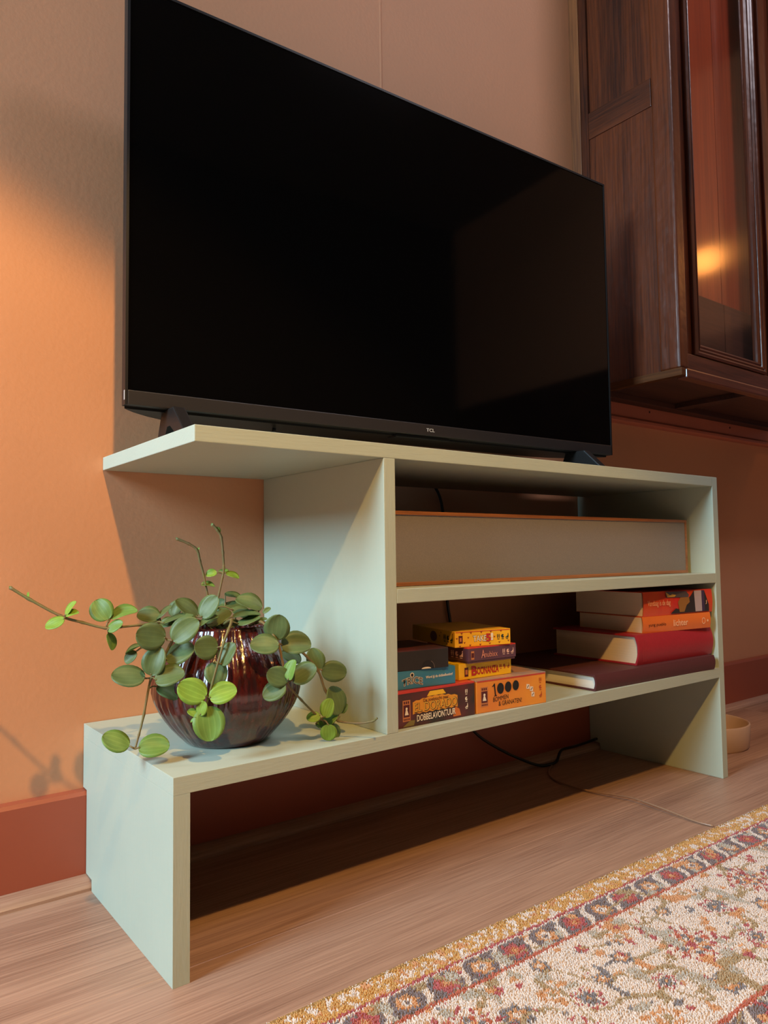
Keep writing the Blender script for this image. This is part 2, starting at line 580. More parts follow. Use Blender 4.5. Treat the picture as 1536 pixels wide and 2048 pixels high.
def publisher_logo(parent, a0, a1, b0, b1, frame, pic, fig):
    patch(parent, [rect(a0, a1, b0, b1)], frame, 0.0002, name='printed_logo')
    h = b1 - b0
    wv = a1 - a0
    patch(parent, [rect(a0 + 0.1 * wv, a1 - 0.1 * wv, b0 + 0.2 * h, b1 - 0.22 * h)], pic, 0.0003, name='printed_logo')
    c, d = (a0 + a1) / 2, (b0 + b1) / 2
    patch(parent, [disc(c, d + 0.1 * h, 0.14 * wv, 10), [(c - 0.24 * wv, d - 0.2 * h), (c + 0.26 * wv, d - 0.2 * h), (c + 0.08 * wv, d + 0.04 * h), (c - 0.1 * wv, d + 0.06 * h)]], fig, 0.0004, name='printed_logo')
    patch(parent, [rect(a0 + (0.14 + 0.26 * k) * wv, a0 + (0.32 + 0.26 * k) * wv, b1 - 0.17 * h, b1 - 0.05 * h) for k in range(3)], pic, 0.0003, name='printed_logo')
    patch(parent, [rect(a0 + (0.12 + 0.17 * k) * wv, a0 + (0.23 + 0.17 * k) * wv, b0 + 0.05 * h, b0 + 0.14 * h) for k in range(5)], pic, 0.0003, name='printed_logo')


def settle(t, loc):
    """put the Empty at the thing's base while its parts stay where they were built"""
    t.location = loc
    for c in t.children:
        c.location = Vector(c.location) - Vector(loc)


# ================================================================== THE SETTING
wall = box('wall_back', -2.6, 3.0, 0.0, 0.1, 0.0, 2.7, 'wall')
tag(wall, 'terracotta painted plaster wall behind the television', kind='structure')
prism('seam', [(0.5150, 0.0), (0.5165, -0.0003), (0.5195, -0.0003), (0.5210, 0.0), (0.5210, 0.004), (0.5150, 0.004)], 2, 0.0, 2.7, 'wall', wall, smooth=True)
wr = box('wall_right', 3.0, 3.1, -3.2, 0.0, 0.0, 2.7, 'wall')
tag(wr, 'terracotta wall at the far right end of the room', kind='structure')
ce = box('ceiling', -2.7, 3.1, -3.3, 0.1, 2.7, 2.8, 'ceil')
tag(ce, 'pale painted ceiling of the room', kind='structure')
wf = box('wall_front', -2.7, 3.1, -3.3, -3.2, 0.0, 2.7, 'greywall')
tag(wf, 'grey wall opposite the television', kind='structure')
# left wall with the window opening (0.05..1.05 along y, 1.15..2.35 in z)
wl = prism('wall_left', [(-3.2, 0.0), (0.0, 0.0), (0.0, 2.7), (-3.2, 2.7), (-3.2, 1.15), (-1.05, 1.15), (-1.05, 2.35), (-0.05, 2.35), (-0.05, 1.149), (-3.2, 1.149)], 0, -2.7, -2.6, 'greywall')
tag(wl, 'grey wall with a window on the left side of the room', kind='structure')
wi = thing('window_1', 'white framed window in the left wall', None)
for a_ in ((-1.05, -1.00, 1.15, 2.35), (-0.10, -0.05, 1.15, 2.35), (-1.00, -0.10, 1.15, 1.20), (-1.00, -0.10, 2.30, 2.35), (-0.565, -0.535, 1.20, 2.30)):
    box('window_frame', -2.68, -2.62, a_[0], a_[1], a_[2], a_[3], flat('window_white', 225, 222, 214), wi, bev=0.004)
box('window_pane', -2.655, -2.650, -1.00, -0.10, 1.20, 2.30, 'glass', wi)
tag(wi, kind='structure')
wn = box('trim_1', 2.975, 3.0, -3.2, 0.0, 0.0, 1.42, 'cabdark')
tag(wn, 'dark wooden wainscot on the far right wall', kind='structure')

fl = box('floor', -2.6, 3.0, -3.2, 0.0, -0.06, -0.004, 'subfloor')
tag(fl, 'oak plank floor running along the wall', kind='structure')
PW = 0.27
plank_cache = {}
y = -0.018 + PW
row = 0
ends = [0.0, 1.42, 1.36, 0.3, 0.85]
while y > -3.2:
    y1 = min(y, 0.0)
    y0 = max(y - PW, -3.2)
    x = -2.6 - ends[row % 5]
    while x < 3.0:
        xa, xb = max(x, -2.6), min(x + 1.9, 3.0)
        if xb - xa > 0.05:
            key = (round(xb - xa, 3), round(y1 - y0, 3))
            if key not in plank_cache:
                bm = bmesh.new()
                bm_box(bm, 0, key[0], -key[1], 0, -0.008, 0.0)
                tops = [e for e in bm.edges if all(abs(v.co.z) < 1e-6 for v in e.verts)]
                bmesh.ops.bevel(bm, geom=tops, offset=0.0007, segments=1, affect='EDGES')
                me = bm_done('plank', bm)
                me.materials.append(M['plank'])
                plank_cache[key] = me
            p = link('plank', plank_cache[key], None, fl)
            p.location = (xa, y1, 0)
        x += 1.9
    y -= PW
    row += 1

bb = prism('baseboard_back', [(0.0, 0.0), (-0.016, 0.0), (-0.016, 0.114), (-0.0125, 0.1185), (0.0, 0.1195)], 0, -2.6, 3.0, 'base')
tag(bb, 'brick red skirting board along the wall', kind='structure')
qs = prism('trim_2', [(-0.0162, 0.0), (-0.0405, 0.0), (-0.0405, 0.004), (-0.037, 0.0085), (-0.030, 0.0115), (-0.0162, 0.0135)], 0, -2.6, 3.0, 'strip', smooth=True)
tag(qs, 'narrow wooden floor strip below the skirting board', kind='structure')
rl = prism('trim_3', [(0.0, 0.729), (-0.018, 0.729), (-0.0225, 0.732), (-0.0225, 0.738), (-0.018, 0.743), (-0.014, 0.745), (-0.014, 0.785), (0.0, 0.785)], 0, 1.00, 3.0, 'rail', smooth=True)
tag(rl, 'red brown painted rail on the wall below the cabinet', kind='structure')
for x_, z_ in ((1.33, 0.766), (1.72, 0.764)):
    nh = lathe('nail_head', [(0.003, 0), (0.0028, 0.0008), (0.001, 0.0012)], flat('nail', 70, 34, 26), rl, seg=10)
    nh.rotation_euler = (math.pi / 2, 0, 0)
    nh.location = (x_, -0.014, z_)

# ================================================================== TV STAND
D, L, H1, HT, X1, XD, ZS, T = 0.3144, 1.0744, 0.2043, 0.5635, 0.0217, 0.2704, 0.3811, 0.018
stand = thing('tv_stand', 'pale sage green painted stand with open shelves under the television', 'tv stand')
BV = 0.0009
notch = [(-D, 0.0), (-0.0425, 0.0), (-0.0425, 0.0145), (-0.0175, 0.0145), (-0.0175, 0.121), (-0.001, 0.121)]
prism('side_panel', notch + [(-0.001, H1 - T), (-D, H1 - T)], 0, 0.0, T, 'sage_v', stand, bev=0.0003)
prism('side_panel', notch + [(-0.001, HT), (-D, HT)], 0, L - T, L, 'sage_v', stand, bev=BV)
prism('bench_board', [(0, -D), (L - T, -D), (L - T, -0.018), (0.40, -0.018), (0.40, -0.001), (0, -0.001)], 2, H1 - T, H1, 'sage', stand, bev=0.0004)
prism('top_board', [(X1, -D), (L - T, -D), (L - T, -0.018), (0.40, -0.018), (0.40, -0.001), (X1, -0.001)], 2, HT - T, HT, 'sage', stand, bev=BV)
box('divider', XD, XD + T, -D, -0.001, H1, HT - T, 'sage_v', stand, bev=BV)
box('shelf', XD + T, L - T, -D, -0.018, ZS - T, ZS, 'sage', stand, bev=BV)
settle(stand, (L / 2, -D / 2, 0))

# ================================================================== TELEVISION
TW, TH, ZB = 0.945, 0.5498, 0.0512
tv = thing('television', 'large black flat screen television standing on the sage green stand', 'television', (0.0095, -0.13, HT), -0.0405)
bm = bmesh.new()
for a in ((0, 0.0035, 0, 0.014, ZB + 0.0, ZB + TH), (TW - 0.0035, TW, 0, 0.014, ZB, ZB + TH), (0.0035, TW - 0.0035, 0, 0.014, ZB + TH - 0.0035, ZB + TH)):
    bm_box(bm, *a)
link('bezel', bm_done('bezel', bm), 'tvblack', tv)
box('screen', 0.0035, TW - 0.0035, 0.0012, 0.008, ZB + 0.0185, ZB + TH - 0.0035, 'tvscreen', tv)
box('bottom_bar', 0.0035, TW - 0.0035, -0.0006, 0.016, ZB, ZB + 0.0185, 'tvbar', tv, bev=0.001)
box('back_panel', 0.003, TW - 0.003, 0.008, 0.016, ZB + 0.003, ZB + TH - 0.003, 'tvblack', tv)
half = [(0.003, 0.013), (0.008, 0.020), (0.020, 0.033), (0.043, 0.052), (0.070, 0.068), (0.100, 0.079), (0.14, 0.084)]
prism('back_housing', half + [(TW - x_, y_) for x_, y_ in half[::-1]], 2, ZB - 0.003, ZB + 0.34, 'tvblack', tv, smooth=True)
box('sensor', 0.42, 0.53, 0.006, 0.03, ZB - 0.0055, ZB, 'tvblack', tv, bev=0.0015)
lettering(tv, 'TCL', 0.4755, ZB + 0.0065, 0.0165, 0.0052, 'silver', eps=0.0010, bold=0.02)
box('corner_sticker', -0.0004, 0.0, 0.001, 0.004, ZB + 0.006, ZB + 0.018, 'silver', tv)
for fx, sg in ((0.062, -1), (0.845, 1)):
    ft = [(-0.072, 0.0), (-0.050, 0.0), (-0.044, 0.005), (-0.008, 0.030), (0.004, 0.030), (0.022, 0.006), (0.024, 0.0), (0.048, 0.0), (0.045, 0.008), (0.026, ZB), (-0.018, ZB), (-0.066, 0.008)]
    prism('foot', ft, 0, fx - 0.008, fx + 0.008, 'tvblack', tv, bev=0.002)
cord = [(0.235, -0.100, 0.6105), (0.237, -0.088, 0.585), (0.245, -0.060, 0.5685), (0.32, -0.030, 0.567), (0.50, -0.012, 0.567), (0.60, -0.009, 0.563), (0.638, -0.0085, 0.53), (0.648, -0.0085, 0.46), (0.650, -0.0085, 0.38), (0.6525, -0.0085, 0.3295), (0.6592, -0.0085, 0.2915),
        (0.668, -0.009, 0.21), (0.676, -0.014, 0.15), (0.692, -0.030, 0.0936), (0.757, -0.040, 0.0477), (0.84, -0.050, 0.0085), (0.8755, -0.055, 0.0034), (0.900, -0.053, 0.0055), (0.918, -0.047, 0.018), (0.935, -0.044, 0.0215), (0.98, -0.0405, 0.0195), (1.054, -0.036, 0.0215)]
cb = tube('power_cord', cord, 0.0028, 'cable')
tag(cb, 'black power cord hanging down the wall under the stand and along the skirting', 'cord')
pale = [(0.876, -0.0605, 0.0022), (0.85, -0.075, 0.0022), (0.822, -0.10, 0.0018), (0.806, -0.13, 0.0022), (0.800, -0.17, 0.003), (0.801, -0.21, 0.004), (0.811, -0.255, 0.006), (0.816, -0.285, 0.0075), (0.813, -0.34, 0.006), (0.808, -0.40, 0.003), (0.812, -0.428, 0.0022)]
pc = tube('thin_cable', pale, 0.0015, 'cablepale')
tag(pc, 'thin pale cable lying across the floor to the rug edge', 'cable')

# ================================================================== SOUNDBAR
sb = thing('soundbar', 'long wooden speaker with grey cloth front on the upper shelf', 'speaker', (0.292, -0.268, ZS + 0.0005))
SW, SH, SD, ft_ = 0.7505, 0.1015, 0.13, 0.0052
box('cabinet_board', 0, SW, 0, SD, SH - ft_, SH, 'sbwood', sb, bev=0.0006)
box('cabinet_board', 0, SW, 0, SD, 0, ft_, 'sbwood', sb, bev=0.0006)
box('cabinet_board', 0, ft_, 0.0003, SD, ft_, SH - ft_, 'sbwood', sb)
box('cabinet_board', SW - ft_, SW, 0.0003, SD, ft_, SH - ft_, 'sbwood', sb)
box('grille_cloth', ft_, SW - ft_, 0.0016, 0.02, ft_, SH - ft_, 'cloth', sb)
box('back_board', ft_, SW - ft_, 0.11, SD, ft_, SH - ft_, 'sbwood', sb)

# ================================================================== WALL CABINET
CX, CY, CZ, CT = 1.075, -0.2488, 0.775, 1.95
CW = 0.88
cab = thing('wall_cabinet', 'dark varnished oak cabinet with glass doors hung on the wall', 'cabinet')
# left side: frame and panels
box('scribe_strip', CX - 0.002, CX + 0.016, -0.026, -0.0005, CZ + 0.012, CT, 'cablight', cab, bev=0.001)
box('corner_post', CX, CX + 0.032, CY, CY + 0.046, CZ + 0.016, CT, 'cab', cab, bev=0.006, seg=4)
box('back_stile', CX + 0.001, CX + 0.02, -0.045, -0.026, CZ + 0.012, CT, 'cab', cab)
box('side_rail', CX + 0.001, CX + 0.02, CY + 0.046, -0.045, 1.357, 1.418, 'cabx', cab, bev=0.0015)
box('side_rail', CX + 0.001, CX + 0.02, CY + 0.046, -0.045, CT - 0.07, CT, 'cabx', cab, bev=0.0015)
box('side_panel', CX + 0.0035, CX + 0.018, CY + 0.046, -0.045, CZ + 0.014, 1.357, 'cab', cab)
box('side_panel', CX + 0.0085, CX + 0.018, CY + 0.046, -0.045, 1.418, CT - 0.07, 'cab', cab)
box('side_panel', CX + CW - 0.02, CX + CW, CY + 0.04, -0.001, CZ + 0.014, CT, 'cab', cab)
box('corner_post', CX + CW - 0.032, CX + CW, CY, CY + 0.046, CZ + 0.016, CT, 'cab', cab, bev=0.006, seg=4)
box('bottom_moulding', CX - 0.004, CX + 0.012, CY - 0.004, -0.0005, CZ, CZ + 0.016, 'cabedge', cab, bev=0.002)
box('bottom_moulding', CX + 0.012, CX + CW, CY - 0.006, CY + 0.016, CZ - 0.004, CZ + 0.016, 'cabh', cab, bev=0.003)
box('bottom_rail', CX + 0.032, CX + CW - 0.032, CY + 0.006, CY + 0.03, CZ + 0.016, CZ + 0.052, 'cabh', cab, bev=0.001)
box('bottom_board', CX + 0.012, CX + CW - 0.01, CY + 0.016, -0.001, CZ + 0.010, CZ + 0.022, 'cabdark', cab)
box('underside_batten', CX + 0.012, CX + CW - 0.01, -0.055, -0.024, CZ - 0.004, CZ + 0.010, 'cabdark', cab, bev=0.001)
box('underside_batten', CX + 0.30, CX + 0.34, CY + 0.016, -0.055, CZ - 0.002, CZ + 0.010, 'cabdark', cab, bev=0.001)
box('top_board', CX + 0.018, CX + CW - 0.01, CY + 0.01, -0.001, CT - 0.02, CT, 'cabdark', cab)
box('back_board', CX + 0.018, CX + CW - 0.02, -0.012, -0.001, CZ + 0.022, CT - 0.02, 'cabback', cab)
for a_, b_ in ((0.036, 0.262), (0.264, 0.404), (0.442, 0.640), (0.642, 0.846)):
    box('inner_panel', CX + a_, CX + b_, CY + 0.046, CY + 0.052, 0.985, CT - 0.02, 'cabback', cab, bev=0.0008)
    box('lower_panel', CX + a_, CX + b_, CY + 0.042, CY + 0.052, CZ + 0.022, 0.983, 'cabdark', cab, bev=0.0008)
DZ0, DZ1 = CZ + 0.054, CT - 0.03


def cabinet_door(x0, x1):
    d = box('door', x0, x0 + 0.034, CY + 0.013, CY + 0.034, DZ0, DZ1, 'cab', cab, bev=0.0012)
    box('door_stile', x1 - 0.034, x1, CY + 0.013, CY + 0.034, DZ0, DZ1, 'cab', d, bev=0.0012)
    box('door_rail', x0 + 0.034, x1 - 0.034, CY + 0.013, CY + 0.034, DZ0, DZ0 + 0.01, 'cabh', d)
    box('door_rail', x0 + 0.034, x1 - 0.034, CY + 0.013, CY + 0.034, DZ1 - 0.04, DZ1, 'cabh', d)
    # reeded moulding round the pane
    xi0, xi1, zi0, zi1 = x0 + 0.034, x1 - 0.034, DZ0, DZ1 - 0.03
    wdt = 0.028
    prof = [(0.0, CY + 0.02), (0.0, CY + 0.004), (0.004, CY + 0.0005), (0.008, CY + 0.003), (0.009, CY + 0.006), (0.012, CY + 0.0025), (0.016, CY + 0.005), (0.017, CY + 0.008), (0.021, CY + 0.006), (0.026, CY + 0.010), (0.028, CY + 0.014), (0.028, CY + 0.02)]
    for side in range(4):
        bm = bmesh.new()
        A, B = [], []
        for o_, y_ in prof:
            if side == 0:
                A.append((xi0 + o_, y_, zi0 + o_)); B.append((xi0 + o_, y_, zi1 - o_))
            elif side == 1:
                A.append((xi1 - o_, y_, zi0 + o_)); B.append((xi1 - o_, y_, zi1 - o_))
            elif side == 2:
                A.append((xi0 + o_, y_, zi0 + o_)); B.append((xi1 - o_, y_, zi0 + o_))
            else:
                A.append((xi0 + o_, y_, zi1 - o_)); B.append((xi1 - o_, y_, zi1 - o_))
        va = [bm.verts.new(p) for p in A]
        vb = [bm.verts.new(p) for p in B]
        for i in range(len(va)):
            j = (i + 1) % len(va)
            bm.faces.new((va[i], va[j], vb[j], vb[i]))
        bm.faces.new(va); bm.faces.new(vb[::-1])
        link('moulding', bm_done('moulding', bm), 'cab' if side < 2 else 'cabh', d)
    box('glass_pane', xi0 + wdt - 0.006, xi1 - wdt + 0.006, CY + 0.015, CY + 0.019, zi0 + wdt - 0.006, zi1 - wdt + 0.006, 'glass', d)
    return d


cabinet_door(CX + 0.034, CX + 0.034 + 0.372)
cabinet_door(CX + CW - 0.034 - 0.405, CX + CW - 0.034)
box('centre_post', CX + 0.407, CX + 0.440, CY + 0.006, CY + 0.04, CZ + 0.052, CT - 0.02, 'cab', cab, bev=0.002)
settle(cab, (CX + CW / 2, CY / 2, CZ))

# ================================================================== PET BOWL
bw = thing('pet_bowl', 'round cream ceramic bowl on the floor behind the right leg of the stand', 'bowl', (1.27, -0.16, 0))
lathe('bowl_body', [(0.070, 0.0), (0.086, 0.0), (0.089, 0.004), (0.0925, 0.046), (0.0918, 0.0505), (0.0890, 0.0515), (0.0868, 0.049), (0.083, 0.014), (0.06, 0.010), (0.0005, 0.009)], 'bowl', bw, seg=56)
for k in range(9):
    kb = lathe('kibble', [(0.001, -0.003), (0.0045, -0.002), (0.005, 0.0015), (0.001, 0.0035)], 'kibble', bw, seg=8)
    kb.location = (random.uniform(-0.05, 0.03), random.uniform(-0.045, 0.045), 0.0135 + 0.002 * (k % 3))
    kb.rotation_euler = (random.uniform(-0.4, 0.4), 0.3, 0)

# ================================================================== BOOKS
def book(name, label, corner, yaw, w_, d_, h_, cover, pages, hard=0.003, inset=0.003, bulge=0.004, bevel_spine=False):
    t = thing(name, label, 'book', corner, math.radians(yaw))
    n = 8
    outer, inner = [], []
    for k in range(n + 1):
        z = h_ * k / n
        s = math.sin(math.pi * k / n)
        outer.append((-bulge * s + 0.0015 * (1 - s), z))
    for k in range(n + 1):
        z = hard + (h_ - 2 * hard) * k / n
        s = math.sin(math.pi * k / n)
        inner.append((-bulge * s + 0.0015 * (1 - s) + hard, z))
    pts = [(d_, 0.0)] + outer + [(d_, h_), (d_, h_ - hard)] + inner[::-1] + [(d_, hard)]
    prism('cover', pts, 0, 0, w_, cover, t, smooth=True)
    bm = bmesh.new()
    bm_box(bm, inset, w_ - inset, 0.004 - bulge * 0.4, d_ - inset, hard * 0.9, h_ - hard * 0.9)
    link('page_block', bm_done('page_block', bm), pages, t)
    return t


M['pages'] = mat('book_pages', srgb(222, 200, 172), 0.85, var=0.05, vscale=30, stretch=(0.2, 0.2, 30), bump=0.5, bscale=60, bstretch=(0.2, 0.2, 25), bdist=0.0006)
M['pagesw'] = mat('white_pages', srgb(230, 222, 208), 0.85, var=0.05, vscale=30, stretch=(0.2, 0.2, 30), bump=0.4, bscale=60, bstretch=(0.2, 0.2, 25), bdist=0.0006)
M['bk1'] = mat('maroon_linen', srgb(82, 36, 36), 0.6, var=0.06, vscale=300, bump=0.2, bscale=700)
M['bk2'] = mat('crimson_cloth', srgb(160, 34, 42), 0.5, var=0.05, vscale=200, bump=0.2, bscale=700)
M['bk3'] = mat('orange_paper', srgb(222, 112, 46), 0.4, var=0.03, vscale=20)
M['bk4'] = mat('red_paper', srgb(204, 52, 44), 0.3, col2=srgb(216, 92, 40), vscale=9, stretch=(2, 1, 1))

b1 = book('hardcover_book', 'wide dark maroon hardcover book lying flat at the bottom of the pile', (0.690, -0.3095, H1), -1.2, 0.3480, 0.255, 0.0255, 'bk1', 'pagesw', 0.0028, 0.005, 0.0012)
z1 = H1 + 0.0257
b2 = book('hardcover_book', 'thick crimson red hardcover book lying on the wide maroon book', (0.8215, -0.2975, z1), -2.1, 0.2270, 0.185, 0.0510, 'bk2', 'pages', 0.0028, 0.004, 0.004)
patch(b2, [rect(0.012, 0.0125, 0.006, 0.044), rect(0.018, 0.0185, 0.006, 0.044), rect(0.022, 0.0222, 0.006, 0.044)], flat('faint_gilt', 178, 62, 52), 0.0042, name='spine_line')
z2 = z1 + 0.0512
b3 = book('paperback_book', 'slim orange paperback lying between the crimson book and the red paperback', (0.8520, -0.2905, z2), -7.4, 0.1830, 0.150, 0.0282, 'bk3', 'pages', 0.0008, 0.0003, 0.0004)
lettering(b3, 'yung pueblo', 0.014, 0.0095, 0.045, 0.0070, flat('ink_dark', 60, 34, 24), eps=0.0008, shear=0.0)
lettering(b3, 'lichter', 0.079, 0.0085, 0.039, 0.0110, flat('ink_peach', 244, 186, 140), eps=0.0008, bold=0.015)
lettering(b3, 'O', 0.157, 0.0075, 0.0100, 0.0120, flat('ink_peach', 244, 186, 140), eps=0.0008)
patch(b3, [disc(0.1735, 0.0135, 0.0024, 10)], flat('ink_peach', 244, 186, 140), 0.0008, name='printed_icon')
z3 = z2 + 0.0284
b4 = book('paperback_book', 'red paperback with a picture spine on top of the book pile', (0.8560, -0.2900, z3), -6.8, 0.1900, 0.160, 0.0425, 'bk4', 'pages', 0.0008, 0.0003, 0.0004)
dk = flat('picture_dark', 46, 38, 36)
patch(b4, [[(0.0700, 0.0020), (0.1600, 0.0020), (0.1785, 0.0020), (0.1785, 0.0140), (0.166, 0.0410), (0.136, 0.0410), (0.128, 0.0330), (0.114, 0.0230), (0.106, 0.0110), (0.095, 0.0090), (0.085, 0.0110)]], dk, 0.0008)
patch(b4, [[(0.095, 0.0040), (0.108, 0.0040), (0.115, 0.0160), (0.124, 0.0210), (0.122, 0.0300), (0.098, 0.0300), (0.091, 0.0220)]], flat('picture_olive', 150, 100, 44), 0.0010)
patch(b4, [[(0.058, 0.0415), (0.060, 0.0310), (0.120, 0.0300), (0.122, 0.0340), (0.114, 0.0410)]], flat('picture_slate', 84, 74, 76), 0.0010)
patch(b4, [[(0.058, 0.0410), (0.062, 0.0320), (0.082, 0.0320), (0.086, 0.0350), (0.076, 0.0370), (0.070, 0.0350)]], flat('picture_gold', 206, 160, 70), 0.0012)
patch(b4, [[(0.136, 0.0410), (0.139, 0.0030), (0.158, 0.0030), (0.157, 0.0410)]], flat('picture_pale', 178, 156, 152), 0.0012)
patch(b4, [[(0.157, 0.0410), (0.158, 0.0030), (0.166, 0.0030), (0.165, 0.0410)]], flat('picture_violet', 66, 48, 72), 0.0012)
lettering(b4, 'Vandaag is de dag', 0.010, 0.0150, 0.060, 0.0125, flat('ink_peach', 244, 186, 140), eps=0.0014)
lettering(b4, 'J', 0.168, 0.0150, 0.0035, 0.0075, flat('ink_peach', 244, 186, 140), eps=0.0014)


# ================================================================== BOARD GAME BOXES
def carton(name, label, corner, yaw, w_, d_, h_, side, top, lip=0.0012, bev=0.0008, base=None):
    t = thing(name, label, 'game box', corner, math.radians(yaw))
    z0 = 0.0
    if base:
        box('tray', 0.0012, w_ - 0.0012, 0.0012, d_ - 0.0012, 0, base[1] + 0.001, base[0], t, bev=0.0005)
        z0 = base[1]
    box('lid', 0, w_, 0, d_, z0, h_ - lip, side, t, bev=bev)
    box('lid_top', 0, w_, 0, d_, h_ - lip - bev, h_, top, t, bev=min(bev, lip * 0.6))
    return t


cream = flat('print_cream', 236, 220, 196)
black = flat('print_black', 26, 22, 20)
maroon = flat('print_maroon', 84, 26, 26)
tan = flat('print_tan', 196, 122, 70)

M['eldo'] = mat('jungle_print', srgb(44, 42, 34), 0.35, col2=srgb(104, 36, 36), vscale=22, detail=2)
M['redlid'] = mat('red_lid', srgb(196, 58, 48), 0.35, var=0.05, vscale=30)
g1 = carton('game_box', 'dark jungle printed game box with gold lettering at the front left of the lower shelf', (0.2905, -0.3020, H1), -0.6, 0.1405, 0.12, 0.0455, 'eldo', 'redlid', 0.0022)
o_ = 0.0085
publisher_logo(g1, o_ + 0.006, o_ + 0.0185, 0.008, 0.0345, tan, maroon, cream)
gold = flat('print_gold', 224, 150, 42)
dgold = flat('print_dark_gold', 92, 50, 20)
patch(g1, [[(0.055, 0.0355), (0.060, 0.0415), (0.083, 0.0415), (0.088, 0.0355)]], flat('print_sun', 240, 186, 40), 0.00015)
edge = []
for k in range(15):
    edge.append((o_ + 0.0225 + 0.0775 * k / 14, 0.0155 + (0.0012 if k % 2 else -0.0004)))
for k in range(15):
    u_ = 1 - k / 14
    edge.append((o_ + 0.0225 + 0.0775 * u_, 0.0305 + 0.004 * math.sin(math.pi * u_) + (0.0012 if k % 2 else 0.0)))
patch(g1, [edge], gold, 0.00025)
lettering(g1, 'De zoektocht naar', o_ + 0.040, 0.0292, 0.044, 0.0038, dgold, eps=0.0005, bold=0.015)
lettering(g1, 'EL DORADO', o_ + 0.0256, 0.0174, 0.0735, 0.0112, dgold, eps=0.0005, bold=0.03)
lettering(g1, 'EL DORADO', o_ + 0.0252, 0.0178, 0.0732, 0.0110, flat('print_yellow_gold', 240, 190, 70), eps=0.0006, bold=-0.012)
patch(g1, [[(o_ + 0.092, 0.0030), (o_ + 0.106, 0.0030), (o_ + 0.103, 0.0120), (o_ + 0.097, 0.0155), (o_ + 0.090, 0.0120)]], flat('print_feather', 206, 110, 40), 0.0002)
patch(g1, [[(o_ + 0.006, 0.0015), (o_ + 0.024, 0.0015), (o_ + 0.026, 0.0080), (o_ + 0.018, 0.0085)]], flat('print_olive', 128, 110, 54), 0.0003)
lettering(g1, 'DOBBELAVONTUUR', o_ + 0.0290, 0.0052, 0.0665, 0.0086, black, eps=0.0005, bold=0.045, rise=0.0008)
lettering(g1, 'DOBBELAVONTUUR', o_ + 0.0290, 0.0056, 0.0665, 0.0080, cream, eps=0.0006, bold=0.02, rise=0.0008)
icons(g1, o_ + 0.116, 0.0335, 0.0062, cream, vertical=True)

M['oran'] = mat('orange_box', srgb(232, 146, 44), 0.35, col2=srgb(218, 120, 46), vscale=14, detail=1)
M['slate'] = mat('slate_top', srgb(118, 120, 124), 0.4, col2=srgb(206, 134, 60), vscale=12)
g2 = carton('game_box', 'orange game box with three black bombs printed on it, right of the jungle box', (0.4335, -0.3040, H1), -4.2, 0.1335, 0.13, 0.0455, 'oran', 'slate', 0.0014, bev=0.0012)
patch(g2, [rect(0.002, 0.1315, 0.0425, 0.0441)], M['redlid'], 0.0003)
publisher_logo(g2, 0.0075, 0.0210, 0.0085, 0.0355, tan, maroon, cream)
patch(g2, [[(0.0318, 0.0205), (0.0372, 0.0212), (0.0370, 0.0222), (0.0355, 0.0222), (0.0338, 0.0385), (0.0326, 0.0385), (0.0283, 0.0345), (0.0288, 0.0337), (0.0318, 0.0352), (0.0333, 0.0219), (0.0318, 0.0215)]], black, 0.0005, name='printed_numeral')
for k, (c_, r_) in enumerate(((0.0440, 0.0064), (0.0585, 0.0062), (0.0730, 0.0060))):
    patch(g2, [disc(c_, 0.0306 + 0.0006 * k, r_, 24, 0.0076 - 0.0003 * k)], black, 0.0005 + 0.00005 * k, name='printed_bomb')
lettering(g2, 'BOMMEN', 0.0300, 0.0130, 0.0285, 0.0062, black, eps=0.0005, rise=0.0022)
lettering(g2, '& GRANATEN!', 0.0400, 0.0066, 0.0440, 0.0062, black, eps=0.0005, rise=0.0006)
for dx_, dz_ in ((0.0935, 0.0245), (0.1005, 0.0205), (0.1030, 0.0125)):
    patch(g2, [[(dx_, dz_), (dx_ + 0.0062, dz_ - 0.0008), (dx_ + 0.0066, dz_ + 0.0056), (dx_ + 0.0006, dz_ + 0.0068)]], cream, 0.0004, name='printed_die')
    patch(g2, [disc(dx_ + 0.002, dz_ + 0.0018, 0.0008, 8), disc(dx_ + 0.0045, dz_ + 0.0042, 0.0008, 8), disc(dx_ + 0.0032, dz_ + 0.003, 0.0008, 8)], maroon, 0.0006, name='printed_die')
icons(g2, 0.1215, 0.0345, 0.0066, flat('print_rust', 178, 74, 30), vertical=True)

ZT = H1 + 0.0457
M['blue'] = mat('blue_box', srgb(52, 122, 156), 0.45, col2=srgb(66, 128, 150), vscale=30)
g3 = carton('game_box', 'blue game box with arched black lettering lying on the jungle printed box', (0.2895, -0.2903, ZT), -4.6, 0.1105, 0.11, 0.0235, 'blue', 'blue', 0.001)
for nm, c_, bold_, ep in (('TRICE', cream, 0.045, 0.0004), ('TRICE', black, 0.0, 0.0006)):
    lettering(g3, nm, 0.0235, 0.0040, 0.0320, 0.0085, c_, eps=ep, bold=bold_, arch=0.0028, name='lettering')
patch(g3, [disc(0.0390, 0.0178, 0.0032, 16)], cream, 0.0004, name='printed_dot')
patch(g3, [disc(0.0390, 0.0178, 0.0021, 16)], black, 0.0006, name='printed_dot')
lettering(g3, 'Word jij de dobbelkoning?', 0.0610, 0.0100, 0.0445, 0.0044, cream, eps=0.0005, bold=0.02, rise=0.0006)
ZK = ZT + 0.0237
M['blackbox'] = mat('black_card', srgb(38, 32, 29), 0.5, var=0.05, vscale=60)
M['blacktop'] = mat('black_card_top', srgb(44, 36, 33), 0.4, col2=srgb(92, 34, 34), vscale=16)
g4 = carton('game_box', 'plain black game box with a thumb notch lying on the blue box', (0.2895, -0.2885, ZK), -8.0, 0.0965, 0.10, 0.0262, 'blackbox', 'blacktop', 0.001)
